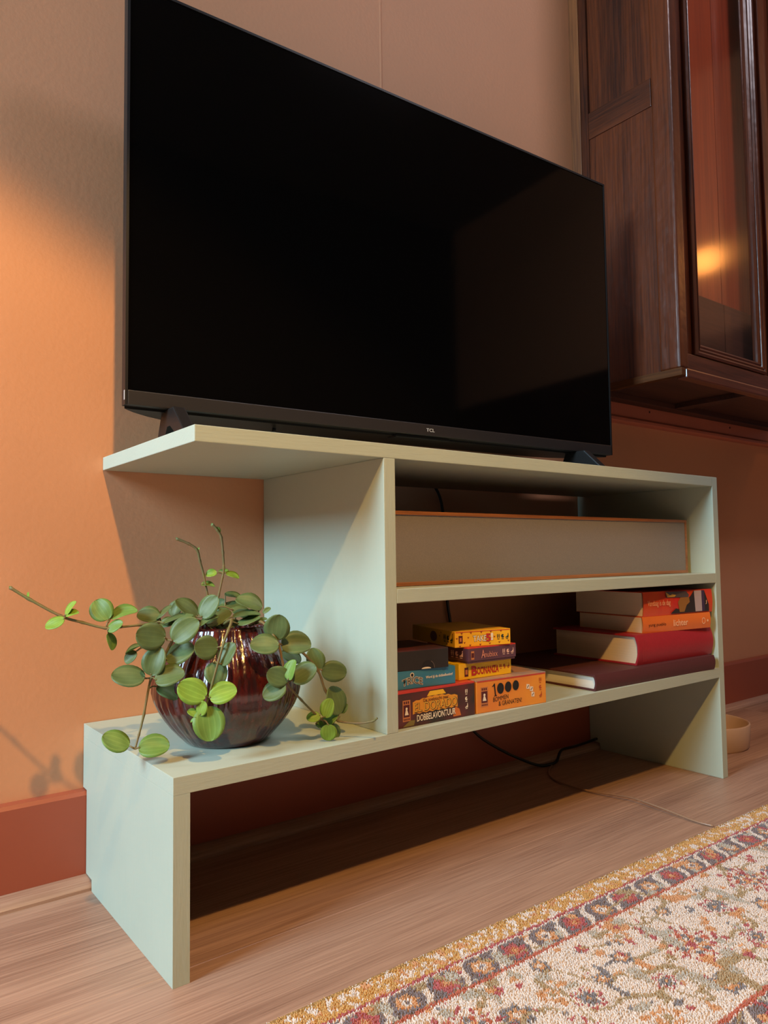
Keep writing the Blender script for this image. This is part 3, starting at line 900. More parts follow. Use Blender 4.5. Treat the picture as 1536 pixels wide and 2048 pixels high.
patch(g4, [disc(0.0640, 0.0006, 0.0100, 16, 0.0105, 0, math.pi) + [(0.0540, 0.0006)]], flat('notch_shadow', 24, 20, 18), 0.0003, name='thumb_notch')
patch(g4, [disc(0.0610, 0.0006, 0.0075, 12, 0.0022, 0, math.pi) + [(0.0535, 0.0006)]], cream, 0.0004, name='inner_tray')
tube('notch_rim', [(0.0640 + 0.0100 * math.cos(a_), -0.0003, 0.0006 + 0.0105 * math.sin(a_)) for a_ in (0.0, 0.4, 0.8, 1.1)], 0.00035, flat('notch_edge', 120, 104, 92), g4, n=4, seg=6)

M['yel'] = mat('yellow_box', srgb(246, 196, 30), 0.35, var=0.04, vscale=20)
M['yel2'] = mat('golden_yellow_box', srgb(242, 178, 34), 0.35, var=0.04, vscale=20)
g5 = carton('game_box', 'bright yellow game box with red lettering below the purple box', (0.4155, -0.2893, ZT), -2.2, 0.1000, 0.09, 0.0222, 'yel', 'yel', 0.001)
red = flat('print_red', 186, 44, 34)
patch(g5, [rect(0.0100, 0.0170, 0.0042, 0.0165)], maroon, 0.0003, name='printed_logo')
patch(g5, [rect(0.0115, 0.0155, 0.0070, 0.0135)], tan, 0.0004, name='printed_logo')
lettering(g5, 'B', 0.0235, 0.0050, 0.0090, 0.0120, red, eps=0.0005, bold=0.04)
lettering(g5, 'OONANZA', 0.0335, 0.0052, 0.0410, 0.0095, red, eps=0.0005, bold=0.03)
icons(g5, 0.0790, 0.0125, 0.0056, flat('print_rust', 178, 74, 30))
ZP = ZT + 0.0224
M['purp'] = mat('purple_box', srgb(98, 62, 78), 0.4, col2=srgb(90, 56, 62), vscale=16)
g6 = carton('game_box', 'dark purple game box between the two yellow boxes', (0.4255, -0.2980, ZP), -3.3, 0.0900, 0.092, 0.0222, 'purp', 'redlid', 0.0013, base=('purp', 0.0030))
patch(g6, [rect(0.0050, 0.0105, 0.0055, 0.0170)], tan, 0.0003, name='printed_logo')
patch(g6, [rect(0.0055, 0.0100, 0.0080, 0.0145)], maroon, 0.0004, name='printed_logo')
salmon = flat('print_salmon', 216, 138, 112)
lettering(g6, 'A', 0.0235, 0.0062, 0.0070, 0.0115, salmon, eps=0.0005, bold=0.0)
lettering(g6, 'nubixx', 0.0300, 0.0070, 0.0240, 0.0078, salmon, eps=0.0005, bold=0.0)
icons(g6, 0.0660, 0.0125, 0.0068, flat('print_pale_pink', 226, 180, 160), gap=1.2)
icons(g6, 0.0580, 0.0120, 0.0085, flat('print_pale_pink', 226, 180, 160), face='left', depth=0.092, gap=1.15)
ZQ = ZP + 0.0224
g7 = carton('game_box', 'golden yellow game box with bull heads printed on it, topmost of the small pile', (0.4110, -0.2870, ZQ), -12.0, 0.0925, 0.125, 0.0220, 'yel2', 'yel2', 0.001)
patch(g7, [rect(0.0015, 0.091, 0.0203, 0.0212)], M['redlid'], 0.0003)
patch(g7, [rect(0.0060, 0.0125, 0.0055, 0.0160)], maroon, 0.0003, name='printed_logo')
patch(g7, [rect(0.0078, 0.0106, 0.0080, 0.0130)], tan, 0.0004, name='printed_logo')
for s_, c_, b_, ep in (('TAKE', black, 0.045, 0.0004), ('TAKE', cream, 0.015, 0.0006)):
    lettering(g7, s_, 0.0295, 0.0070, 0.0215, 0.0078, c_, eps=ep, bold=b_)
lettering(g7, '5', 0.0510, 0.0062, 0.0070, 0.0100, red, eps=0.0006, bold=0.05)
lettering(g7, '!', 0.0595, 0.0078, 0.0024, 0.0092, cream, eps=0.0006, bold=0.05)
icons(g7, 0.0715, 0.0120, 0.0064, flat('print_dark_teal', 40, 54, 44), gap=1.15)
icons(g7, 0.0980, 0.0120, 0.0085, flat('print_dark_teal', 40, 54, 44), face='left', depth=0.125, gap=1.1)
patch(g7, [disc(0.0660, 0.0110, 0.0100, 18, 0.0075)], flat('print_plum', 120, 84, 84), 0.0003, 'left', 0.125)


def horns(a, b, s):
    return [(a - s, b + 0.7 * s), (a - 0.35 * s, b + 0.35 * s), (a + 0.35 * s, b + 0.35 * s), (a + s, b + 0.7 * s), (a + 0.45 * s, b - 0.1 * s), (a + 0.15 * s, b - 0.7 * s), (a - 0.15 * s, b - 0.7 * s), (a - 0.45 * s, b - 0.1 * s)]


hm = flat('print_rust_dark', 140, 44, 24)
for k, (a_, b_) in enumerate(((0.003, 0.0125), (0.0155, 0.0062), (0.0215, 0.0128), (0.011, 0.0190), (0.026, 0.0190), (0.043, 0.0192), (0.059, 0.0192), (0.076, 0.0194), (0.0245, 0.0022), (0.041, 0.0024), (0.057, 0.0030), (0.073, 0.0038), (0.0885, 0.0052), (0.065, 0.0120), (0.008, 0.0015))):
    patch(g7, [horns(a_, b_, 0.0019)], hm, 0.0005, name='printed_bull')
for a_, b_ in ((0.084, 0.013), (0.105, 0.004), (0.120, 0.018), (0.088, 0.018)):
    patch(g7, [horns(a_, b_, 0.0019)], hm, 0.0005, 'left', 0.125, name='printed_bull')

# ================================================================== POTTED PLANT
LEAVES = [
 ((-0.0696, -0.1787, 0.3627), (0.505, -0.241, 0.829), (-0.863, -0.151, 0.482), 0.0182, 0.0153, 1.0),
 ((-0.0708, -0.1836, 0.3625), (0.86, -0.411, 0.303), (-0.477, -0.436, 0.763), 0.0140, 0.0117, 1.0),
 ((-0.0729, -0.1882, 0.3592), (-0.815, 0.389, -0.429), (-0.577, -0.484, 0.658), 0.0212, 0.0178, 1.0),
 ((-0.0281, -0.193, 0.356), (-0.38, 0.492, 0.784), (-0.423, -0.846, 0.326), 0.0275, 0.0263, 0.5),
 ((-0.0242, -0.1893, 0.3578), (0.851, -0.406, 0.334), (-0.482, -0.351, 0.803), 0.0296, 0.0248, 0.4),
 ((-0.0305, -0.1996, 0.3445), (0.793, -0.379, 0.478), (-0.609, -0.531, 0.589), 0.0185, 0.0156, 0.3),
 ((-0.029, -0.1981, 0.3415), (0.248, -0.118, -0.961), (0.57, -0.784, 0.244), 0.0197, 0.0165, 0.3),
 ((0.0294, -0.1983, 0.355), (-0.879, 0.42, 0.227), (-0.236, -0.795, 0.559), 0.0262, 0.0220, 0.0),
 ((0.0171, -0.2478, 0.3364), (-0.971, 0.16, 0.177), (-0.15, -0.986, 0.068), 0.0321, 0.0307, 0.0),
 ((0.0219, -0.2556, 0.334), (0.694, -0.332, 0.639), (-0.611, -0.741, 0.279), 0.0344, 0.0289, 0.0),
 ((0.0013, -0.2458, 0.2973), (0.249, -0.119, 0.961), (-0.613, -0.788, 0.061), 0.0315, 0.0264, 0.0),
 ((0.0194, -0.2434, 0.3119), (0.829, -0.396, 0.394), (-0.559, -0.596, 0.577), 0.0331, 0.0278, 0.0),
 ((-0.0007, -0.2061, 0.3193), (-0.629, 0.301, -0.717), (-0.724, -0.562, 0.4), 0.0171, 0.0144, 0.0),
 ((0.0054, -0.2089, 0.3263), (-0.855, 0.408, -0.32), (-0.354, -0.008, 0.935), 0.0203, 0.0171, 0.0),
 ((-0.0021, -0.2386, 0.2941), (-0.896, 0.428, 0.115), (-0.219, -0.653, 0.725), 0.0350, 0.0294, 0.0),
 ((0.0038, -0.2525, 0.2925), (0.872, -0.416, 0.258), (-0.481, -0.626, 0.614), 0.0317, 0.0267, 0.0),
 ((0.0127, -0.2346, 0.2829), (0.798, -0.381, -0.467), (0.003, -0.772, 0.636), 0.0265, 0.0223, 0.0),
 ((0.0249, -0.1961, 0.354), (0.738, -0.353, 0.575), (-0.629, -0.05, 0.776), 0.0232, 0.0195, 0.0),
 ((0.0675, -0.2165, 0.3549), (-0.691, 0.33, 0.643), (0.213, -0.757, 0.618), 0.0318, 0.0267, 0.0),
 ((0.0499, -0.1859, 0.353), (0.299, -0.143, 0.944), (-0.82, -0.545, 0.177), 0.0224, 0.0188, 0.0),
 ((0.0656, -0.2322, 0.3548), (0.527, -0.252, 0.812), (-0.741, -0.603, 0.294), 0.0299, 0.0251, 0.0),
 ((0.0248, -0.2182, 0.3497), (0.867, -0.414, 0.279), (-0.307, -0.002, 0.952), 0.0349, 0.0293, 0.0),
 ((0.0621, -0.2361, 0.3461), (0.77, -0.368, 0.521), (-0.587, -0.088, 0.805), 0.0229, 0.0193, 0.0),
 ((0.0752, -0.2257, 0.3451), (0.82, -0.392, 0.416), (-0.539, -0.288, 0.791), 0.0315, 0.0264, 0.0),
 ((0.0994, -0.2428, 0.3545), (0.898, -0.429, 0.096), (-0.163, -0.121, 0.979), 0.0325, 0.0273, 0.0),
 ((0.1396, -0.2398, 0.3614), (-0.813, 0.388, 0.435), (0.049, -0.698, 0.714), 0.0335, 0.0281, 0.0),
 ((0.1085, -0.1806, 0.3607), (0.899, -0.43, 0.083), (-0.196, -0.225, 0.954), 0.0338, 0.0284, 0.0),
 ((0.121, -0.1755, 0.3774), (0.885, -0.423, -0.195), (0.008, -0.404, 0.915), 0.0221, 0.0186, 0.0),
 ((0.1389, -0.1841, 0.3738), (0.887, -0.424, -0.186), (0.079, -0.258, 0.963), 0.0274, 0.0230, 0.0),
 ((0.1001, -0.2542, 0.3465), (0.879, -0.42, 0.226), (-0.333, -0.201, 0.921), 0.0270, 0.0227, 0.0),
 ((0.1177, -0.2626, 0.3458), (0.823, -0.393, 0.411), (-0.484, -0.105, 0.868), 0.0158, 0.0133, 0.0),
 ((0.1359, -0.2492, 0.3567), (0.737, -0.352, 0.577), (-0.63, -0.668, 0.396), 0.0109, 0.0065, 0.2),
 ((0.1268, -0.2947, 0.3293), (-0.006, -0.315, 0.949), (-0.519, -0.81, -0.273), 0.0314, 0.0301, 0.0),
 ((0.1259, -0.3053, 0.3242), (-0.9, 0.43, 0.072), (-0.299, -0.73, 0.615), 0.0321, 0.0270, 0.0),
 ((0.1353, -0.2932, 0.3229), (0.901, -0.431, 0.044), (-0.391, -0.765, 0.512), 0.0350, 0.0294, 0.0),
 ((0.1462, -0.2762, 0.314), (0.752, -0.359, -0.552), (0.071, -0.789, 0.611), 0.0258, 0.0217, 0.0),
 ((0.1348, -0.3096, 0.2849), (-0.882, 0.24, 0.406), (-0.243, -0.969, 0.047), 0.0259, 0.0241, 0.1),
 ((0.1328, -0.3141, 0.2862), (0.201, -0.096, 0.975), (-0.961, -0.213, 0.177), 0.0230, 0.0193, 0.5),
 ((0.1413, -0.3072, 0.2838), (0.791, -0.378, 0.482), (-0.604, -0.613, 0.51), 0.0312, 0.0262, 0.1),
 ((0.1317, -0.3092, 0.2802), (-0.806, 0.385, -0.449), (-0.58, -0.663, 0.473), 0.0279, 0.0234, 0.0),
 ((0.1933, -0.2821, 0.2872), (-0.291, 0.139, 0.947), (-0.372, -0.928, 0.022), 0.0274, 0.0230, 0.0),
 ((0.196, -0.2834, 0.287), (0.893, -0.427, -0.142), (-0.41, -0.902, 0.134), 0.0306, 0.0258, 0.0),
 ((0.2175, -0.2881, 0.2321), (-0.227, 0.109, 0.968), (0.023, -0.993, 0.117), 0.0351, 0.0294, 0.2),
 ((0.2231, -0.2853, 0.2326), (0.444, -0.212, 0.87), (-0.821, -0.486, 0.301), 0.0127, 0.0107, 0.2),
 ((0.1891, -0.2912, 0.2354), (-0.887, 0.424, -0.185), (-0.432, -0.617, 0.657), 0.0169, 0.0142, 0.8),
 ((0.1939, -0.2935, 0.2327), (0.266, -0.127, 0.956), (-0.865, -0.469, 0.178), 0.0229, 0.0192, 0.8),
 ((0.201, -0.2802, 0.2212), (0.692, -0.331, 0.642), (-0.703, -0.508, 0.497), 0.0199, 0.0167, 0.4),
 ((0.1949, -0.2995, 0.2255), (0.175, 0.254, -0.951), (-0.515, -0.8, -0.308), 0.0208, 0.0200, 0.9),
 ((0.2114, -0.283, 0.2207), (0.279, -0.133, -0.951), (0.187, -0.964, 0.19), 0.0192, 0.0161, 0.2),
 ((0.1917, -0.2758, 0.223), (0.836, -0.4, -0.375), (-0.077, -0.763, 0.641), 0.0130, 0.0109, 0.3),
 ((0.0593, -0.2901, 0.3263), (-0.995, 0.062, 0.075), (-0.055, -0.994, 0.099), 0.0270, 0.0266, 0.0),
 ((0.0601, -0.296, 0.3081), (0.442, -0.211, 0.872), (-0.846, -0.42, 0.327), 0.0270, 0.0227, 0.0),
 ((0.0554, -0.286, 0.3107), (0.114, -0.375, -0.92), (-0.434, -0.852, 0.294), 0.0260, 0.0249, 0.0),
 ((0.0439, -0.2938, 0.2758), (-0.811, 0.388, 0.438), (-0.355, -0.921, 0.157), 0.0320, 0.0282, 1.0),
 ((0.0472, -0.2954, 0.2746), (0.859, -0.41, 0.308), (-0.512, -0.721, 0.467), 0.0296, 0.0249, 0.9),
 ((0.0456, -0.2925, 0.2654), (0.008, -0.285, -0.958), (-0.4, -0.879, 0.258), 0.0359, 0.0341, 0.6),
 ((0.0375, -0.293, 0.2572), (0.267, -0.127, 0.955), (-0.737, -0.666, 0.117), 0.0156, 0.0131, 0.9),
 ((0.0374, -0.2907, 0.2568), (-0.807, 0.386, 0.446), (0.047, -0.712, 0.7), 0.0132, 0.0111, 0.8),
 ((0.0374, -0.2907, 0.2542), (-0.855, 0.408, -0.32), (-0.46, -0.314, 0.83), 0.0097, 0.0058, 0.8),
 ((-0.0182, -0.2365, 0.2231), (-0.824, 0.394, 0.408), (-0.072, -0.787, 0.613), 0.0300, 0.0252, 0.6),
 ((-0.0111, -0.2454, 0.2221), (0.901, -0.431, 0.05), (-0.372, -0.708, 0.6), 0.0319, 0.0268, 0.6),
 ((0.1001, -0.1988, 0.4053), (-0.891, 0.426, -0.158), (-0.437, -0.712, 0.55), 0.0138, 0.0116, 0.8),
 ((0.1033, -0.1948, 0.4058), (0.9, -0.43, 0.075), (-0.266, -0.404, 0.875), 0.0133, 0.0111, 0.7),
 ((0.1098, -0.2034, 0.4045), (0.85, -0.406, -0.337), (0.055, -0.568, 0.821), 0.0172, 0.0145, 0.8),
 ((0.083, -0.1906, 0.3911), (0.901, -0.43, -0.058), (-0.125, -0.384, 0.915), 0.0166, 0.0140, 0.7),
 ((-0.1045, -0.1631, 0.3824), (0.058, -0.028, 0.998), (-0.844, -0.535, 0.034), 0.0065, 0.0039, 0.8),
 ((0.0787, -0.1886, 0.4312), (0.395, -0.189, 0.899), (-0.653, -0.746, 0.13), 0.0054, 0.0032, 0.8),
 ((0.1034, -0.2004, 0.4542), (-0.445, 0.213, 0.87), (0.226, -0.913, 0.339), 0.0085, 0.0051, 0.7),
 ((0.0942, -0.196, 0.4616), (0.242, -0.115, 0.963), (-0.721, -0.686, 0.099), 0.0044, 0.0027, 0.6),
 ((-0.1208, -0.1564, 0.3936), (-0.386, 0.184, 0.904), (-0.215, -0.971, 0.106), 0.0024, 0.0022, 0.6),
 ((0.0585, -0.1789, 0.446), (-0.625, 0.299, 0.721), (-0.411, -0.912, 0.022), 0.0034, 0.0024, 0.6),
 ((0.0855, -0.2251, 0.3429), (0.9, -0.43, 0.069), (-0.231, -0.336, 0.913), 0.0290, 0.0243, 0.0),
 ((0.0408, -0.2148, 0.3524), (-0.861, 0.411, -0.298), (-0.502, -0.595, 0.628), 0.0174, 0.0146, 0.0),
 ((0.1168, -0.2068, 0.3592), (0.835, -0.399, -0.379), (0.019, -0.667, 0.745), 0.0260, 0.0219, 0.0),
 ((0.0767, -0.1876, 0.3604), (-0.53, 0.637, -0.559), (-0.673, -0.717, -0.179), 0.0155, 0.0151, 0.0),
 ((0.1077, -0.1692, 0.3577), (0.709, -0.339, 0.619), (-0.657, -0.637, 0.403), 0.0196, 0.0164, 0.0),
]
STEMS = [
 [(-0.1212, -0.1562, 0.3942), (-0.1039, -0.1634, 0.3815), (-0.0737, -0.1778, 0.3616), (-0.0536, -0.1863, 0.354), (-0.0323, -0.1965, 0.3471), (-0.0181, -0.2033, 0.3477), (0.0028, -0.2077, 0.3488), (0.0344, -0.2007, 0.3496), (0.0714, -0.2073, 0.35), (0.0953, -0.1965, 0.3357)],
 [(0.0569, -0.1782, 0.4469), (0.0699, -0.1844, 0.4407), (0.0787, -0.1886, 0.433), (0.0819, -0.1901, 0.4193), (0.0859, -0.192, 0.4025), (0.09, -0.194, 0.3782), (0.094, -0.1959, 0.3508)],
 [(0.0953, -0.1965, 0.464), (0.1007, -0.1991, 0.4566), (0.1047, -0.201, 0.448), (0.1066, -0.2019, 0.4296), (0.1074, -0.2023, 0.4106), (0.1061, -0.2016, 0.3991), (0.102, -0.1997, 0.3778), (0.0985, -0.198, 0.3597), (0.0967, -0.1972, 0.3386)],
 [(0.1267, -0.2337, 0.3421), (0.12, -0.2748, 0.3488), (0.123, -0.2928, 0.3379), (0.1281, -0.3008, 0.3242), (0.1308, -0.3043, 0.3047), (0.1368, -0.305, 0.2804), (0.1584, -0.2987, 0.2586), (0.1819, -0.2878, 0.2393), (0.194, -0.288, 0.2289)],
 [(0.1364, -0.2715, 0.3411), (0.1677, -0.281, 0.3131), (0.1917, -0.2813, 0.2873), (0.2024, -0.2809, 0.2622), (0.2162, -0.2842, 0.237), (0.2175, -0.2881, 0.2297), (0.2135, -0.2918, 0.2255), (0.2291, -0.3103, 0.2237), (0.2396, -0.3264, 0.2273), (0.2415, -0.3328, 0.2316)],
 [(0.0891, -0.2379, 0.345), (0.0786, -0.2827, 0.3543), (0.0689, -0.2947, 0.3435), (0.0627, -0.2973, 0.3321), (0.0571, -0.2968, 0.3138), (0.0512, -0.294, 0.2903), (0.0462, -0.2894, 0.2665)],
 [(0.0559, -0.222, 0.3519), (0.0346, -0.2451, 0.3464), (0.0232, -0.2452, 0.3281), (0.0137, -0.2406, 0.3067), (0.0055, -0.2367, 0.2935), (-0.0014, -0.2334, 0.2535), (-0.0077, -0.236, 0.2335), (-0.0127, -0.2391, 0.2203)],
 [(0.0055, -0.2367, 0.293), (-0.0014, -0.2367, 0.2932)],
 [(-0.0127, -0.2391, 0.2203), (-0.0178, -0.2367, 0.2236)],
 [(-0.0127, -0.2391, 0.2203), (-0.01, -0.2437, 0.2221)],
 [(0.0189, -0.2265, 0.3212), (0.0049, -0.2143, 0.3241), (-0.0007, -0.2061, 0.3196)],
 [(-0.03, -0.1976, 0.3471), (-0.029, -0.1981, 0.3415)],
 [(-0.0312, -0.197, 0.3482), (-0.0276, -0.1932, 0.356)],
 [(-0.0286, -0.1949, 0.3529), (-0.024, -0.1905, 0.3579)],
 [(-0.0714, -0.1789, 0.3607), (-0.0698, -0.1797, 0.3628)],
 [(0.0192, -0.2466, 0.334), (0.0219, -0.2556, 0.334)],
]

PB = Vector((0.111, -0.204, H1))
plant = thing('potted_plant', 'trailing round-leaved plant in a glossy maroon ribbed pot on the bench', 'plant', PB)
ph = rng.uniform(0, 6.28, 8)


def flute(th, r, z):
    if r < 0.03:
        return r
    k = min(1.0, max(0.0, z / 0.02)) * (1 if z < 0.132 else 0.4)
    wob = 0.5 * math.sin(3 * th + ph[0] + 14 * z) + 0.35 * math.sin(5 * th + ph[1] - 22 * z)
    g = abs(math.sin(21 * th + 2.0 * wob))
    return r * (1 - k * 0.024 * (1 - g) ** 1.5 + k * 0.006 * math.sin(41 * th + ph[2] + 30 * z))


pot = lathe('pot', [(0.030, 0.0), (0.047, 0.0), (0.0505, 0.0025), (0.058, 0.010), (0.067, 0.020), (0.0745, 0.030), (0.0810, 0.040), (0.0855, 0.050), (0.0880, 0.060), (0.0880, 0.070), (0.0862, 0.080), (0.0825, 0.090), (0.0775, 0.100), (0.0715, 0.110), (0.0650, 0.120), (0.0595, 0.1285), (0.0572, 0.134), (0.0562, 0.1365), (0.0545, 0.1375), (0.0527, 0.1365), (0.0515, 0.132), (0.0515, 0.118)], 'glaze', plant, seg=240, rad=flute)
lathe('soil', [(0.052, 0.116), (0.0515, 0.122), (0.03, 0.126), (0.0005, 0.127)], 'soil', pot, seg=24)

# unit leaf: length 1 along x, width 1 along y, slightly cupped
def leaf_mesh(name, cup, droop, m):
    bm = bmesh.new()
    NX, NY = 11, 6
    top, bot = [], []
    for i in range(NX + 1):
        s = i / NX
        x = 0.5 - 0.5 * math.cos(math.pi * s)
        hw = 0.5 * max(0.0, math.sin(math.pi * x ** 0.92)) ** 0.44
        if i in (0, NX):
            hw = 0.02
        rt, rb = [], []
        for j in range(NY + 1):
            v = -1 + 2 * j / NY
            yv = hw * v
            z = cup * (yv * yv * 4) - droop * x * x + 0.02 * math.sin(6 * x + 3 * v) - 0.035 * math.exp(-(v * 5) ** 2) * (1 - x)
            th = 0.014 * (1 - 0.7 * abs(v))
            rt.append(bm.verts.new((x, yv, z + th)))
            rb.append(bm.verts.new((x, yv, z - th)))
        top.append(rt)
        bot.append(rb)
    for i in range(NX):
        for j in range(NY):
            bm.faces.new((top[i][j], top[i + 1][j], top[i + 1][j + 1], top[i][j + 1]))
            bm.faces.new((bot[i][j], bot[i][j + 1], bot[i + 1][j + 1], bot[i + 1][j]))
        bm.faces.new((top[i][0], bot[i][0], bot[i + 1][0], top[i + 1][0]))
        bm.faces.new((top[i][NY], top[i + 1][NY], bot[i + 1][NY], bot[i][NY]))
    for i in (0, NX):
        bm.faces.new([v for v in top[i]] + [v for v in bot[i][::-1]])
    me = bm_done(name, bm, True)
    me.materials.append(M[m])
    return me


LM = {k: [leaf_mesh('leaf_shape', c, d, k) for c, d in ((0.10, 0.05), (0.16, 0.12), (0.05, -0.04))] for k in ('leaf', 'leafmid', 'leafyoung')}
stem_pts = []
for k, st in enumerate(STEMS):
    main = len(st) > 3
    tube('stem', [Vector(p) - PB for p in st], 0.0017 if main else 0.0011, 'stem', plant, n=6, seg=7, r_end=0.0011 if main else 0.0009, knots=1.3 if main else None)
    stem_pts += [p - PB for p in catmull(st, 6)]
for i, (B, u, n, tl, tw, yg) in enumerate(LEAVES):
    u = Vector(u).normalized()
    n = Vector(n)
    n = (n - u * n.dot(u)).normalized()
    s = n.cross(u)
    key = 'leafyoung' if yg > 0.7 else ('leafmid' if yg > 0.25 else 'leaf')
    o = link('leaf', LM[key][i % 3], None, plant)
    b = Vector(B) - PB
    o.matrix_basis = Matrix(((u.x * tl, s.x * tw, n.x * tl, b.x), (u.y * tl, s.y * tw, n.y * tl, b.y), (u.z * tl, s.z * tw, n.z * tl, b.z), (0, 0, 0, 1)))
    if tl > 0.012:
        q = min(stem_pts, key=lambda p: (p - b).length)
        dist = (q - b).length
        if dist > 0.03:
            q = Vector((b.x * 0.4, b.y * 0.4, 0.118))
        if dist > 0.002:
            mid = (q + b) * 0.5 + Vector((0, 0, 0.12 * (q - b).length))
            tube('petiole', [q, mid, b + u * tl * 0.04], 0.0009, 'stem', plant, n=4, seg=6)

# ================================================================== RUG
RU0, RU1, RV1 = -0.42, 1.95, 1.25
rug = thing('rug', 'cream and gold patterned rug with red and grey floral border in the foreground', 'rug', (0.0, -0.4290, 0), -0.0125)
CG = {k: np.array(srgb(*v)[:3]) for k, v in dict(gold=(194, 150, 92), cream=(212, 198, 190), red=(168, 88, 92), grey=(120, 108, 112), orange=(198, 146, 106), olive=(164, 142, 112), slate=(124, 119, 124), rust=(178, 98, 80), sage=(176, 168, 158)).items()}


def vnoise(u, v, sc, seed):
    r_ = np.random.default_rng(seed)
    tb = r_.random((256, 256))
    x, y = u * sc + 100, v * sc + 100
    xi, yi = np.floor(x).astype(int), np.floor(y).astype(int)
    fx, fy = x - xi, y - yi
    fx, fy = fx * fx * (3 - 2 * fx), fy * fy * (3 - 2 * fy)
    g = lambda a, b: tb[a % 256, b % 256]
    return (g(xi, yi) * (1 - fx) + g(xi + 1, yi) * fx) * (1 - fy) + (g(xi, yi + 1) * (1 - fx) + g(xi + 1, yi + 1) * fx) * fy


def rug_color(u, v):
    u = u + 0.0022 * (vnoise(u, v, 160, 1) - 0.5)
    v = v + 0.0022 * (vnoise(u, v, 160, 2) - 0.5)
    c = np.tile(CG['cream'], (len(u), 1))

    def put(mask, k):
        c[mask] = CG[k]

    def floral(u, v, seed, v0, v1):
        # vines
        ln = np.abs(v - (v0 + v1) / 2 - 0.045 * np.sin(u * 2 * np.pi / 0.155 + seed) - 0.02 * np.sin(u * 2 * np.pi / 0.057 + 2 * seed)) < 0.0028
        put(ln, 'olive')
        n1 = np.abs(vnoise(u, v, 26, seed + 5) - 0.5)
        put((n1 < 0.036) & (vnoise(u, v, 40, seed + 6) > 0.42), 'olive')
        n2 = vnoise(u, v, 62, seed + 7)
        put(n2 > 0.88, 'orange')
        put(n2 < 0.07, 'slate')
        put(vnoise(u, v, 70, seed + 8) > 0.93, 'red')
        put((vnoise(u, v, 48, seed + 9) > 0.85), 'sage')
        mot = [(0.460, .161, .034, 0), (0.297, .154, .017, 1), (0.380, .131, .012, 2), (0.226, .131, .015, 2), (0.378, .183, .013, 1), (0.1905, .103, .014, 3), (0.362, .096, .007, 4), (0.557, .132, .018, 1), (0.561, .091, .012, 3), (0.658, .120, .030, 0),
               (0.302, .089, .010, 2), (0.274, .130, .010, 3), (0.238, .094, .007, 4), (0.334, .142, .009, 2), (0.412, .104, .012, 3), (0.500, .100, .010, 2), (0.610, .165, .014, 2), (0.530, .195, .015, 1), (0.700, .190, .016, 3), (0.590, .215, .010, 4), (0.420, .220, .016, 2), (0.330, .215, .013, 3), (0.250, .190, .028, 0)]
        for cu, cv, r_, ty in mot:
            for sh in (-0.48, 0.0, 0.48, 0.96, 1.44):
                du, dv = u - cu - sh, (v - v0) - (cv - 0.076)
                near = (np.abs(du) < r_ * 1.5) & (np.abs(dv) < r_ * 1.5)
                if not near.any():
                    continue
                idx = np.where(near)[0]
                d = np.hypot(du[idx], dv[idx]) / r_
                a = np.arctan2(dv[idx], du[idx])
                pet = 1 + 0.22 * np.cos(6 * a)
                q = d / pet

                def pm(m_, k):
                    c[idx[m_]] = CG[k]
                if ty == 0:
                    pm(q < 1.05, 'cream')
                    pm((q < 1.0) & (q > 0.82) & (np.sin(14 * a) > -0.1), 'red')
                    pm((q < 0.70) & (q > 0.5) & (np.cos(9 * a) > -0.2), 'rust')
                    pm((q < 0.48) & (q > 0.30), 'slate')
                    pm((q < 0.50) & (np.cos(6 * a) < -0.3), 'orange')
                    pm(q < 0.18, 'red')
                elif ty == 1:
                    pm(q < 1.0, 'cream'); pm(q < 0.85, 'red'); pm(q < 0.72, 'cream'); pm(q < 0.55, 'slate'); pm(q < 0.2, 'orange')
                elif ty == 2:
                    pm(q < 0.95, 'slate'); pm(q < 0.6, 'orange'); pm(q < 0.3, 'cream')
                elif ty == 3:
                    pm(q < 0.98, 'orange'); pm((q < 0.62), 'cream'); pm(q < 0.34, 'olive')
                else:
                    pm(q < 0.95, 'red'); pm(q < 0.3, 'orange')
    floral(u, v, 11, 0.076, 0.245)
    # first border
    def band(v0, v1):
        b_ = (v >= v0) & (v < v1)
        put(b_, 'grey')
        m_ = (v0 + v1) / 2
        h_ = (v1 - v0) / 2
        f = ((u - 0.2074) / 0.0965) % 1.0
        put(b_ & (vnoise(u, v, 90, 31) > 0.8), 'sage')
        # pale S leaves
        for f0 in (0.25, 0.75):
            df = ((f - f0 + 0.5) % 1.0 - 0.5) * 0.0965
            put(b_ & (np.abs(df + (v - m_) * 0.75 - 0.004 * np.sin((v - m_) / h_ * 3)) < 0.0042), 'cream')
        for f0, k1, k2, rr in ((0.0, 'red', 'rust', 0.0135), (0.5, 'orange', 'cream', 0.0115)):
            df = ((f - f0 + 0.5) % 1.0 - 0.5) * 0.0965
            q = np.hypot(df, (v - m_) * 1.05) / rr
            an = np.arctan2(v - m_, df)
            q = q / (1 + 0.14 * np.cos(6 * an))
            put(b_ & (q < 1.0), k1)
            put(b_ & (q < 0.55), k2)
            put(b_ & (q < 0.28), 'grey' if k1 == 'orange' else 'orange')
    band(0.0375, 0.0715)
    band(0.252, 0.300)
    floral(u - 0.2, v - 0.235, 57, 0.076, 0.40)
    gm = v < 0.034
    put(gm, 'gold')
    put(gm & (vnoise(u, v, 210, 71) > 0.60), 'cream')
    put(gm & (vnoise(u, v, 150, 72) > 0.80), 'orange')
    put((v >= 0.0315) & (v < 0.0350), 'red')
    put((v >= 0.0350) & (v < 0.0372), 'cream')
    put((v >= 0.0700) & (v < 0.0745), 'rust')
    put((v >= 0.245) & (v < 0.2500), 'rust')
    put((v >= 0.299) & (v < 0.3030), 'rust')
    f1 = vnoise(u, v, 700, 81)[:, None]
    return c * (0.88 + 0.24 * f1)


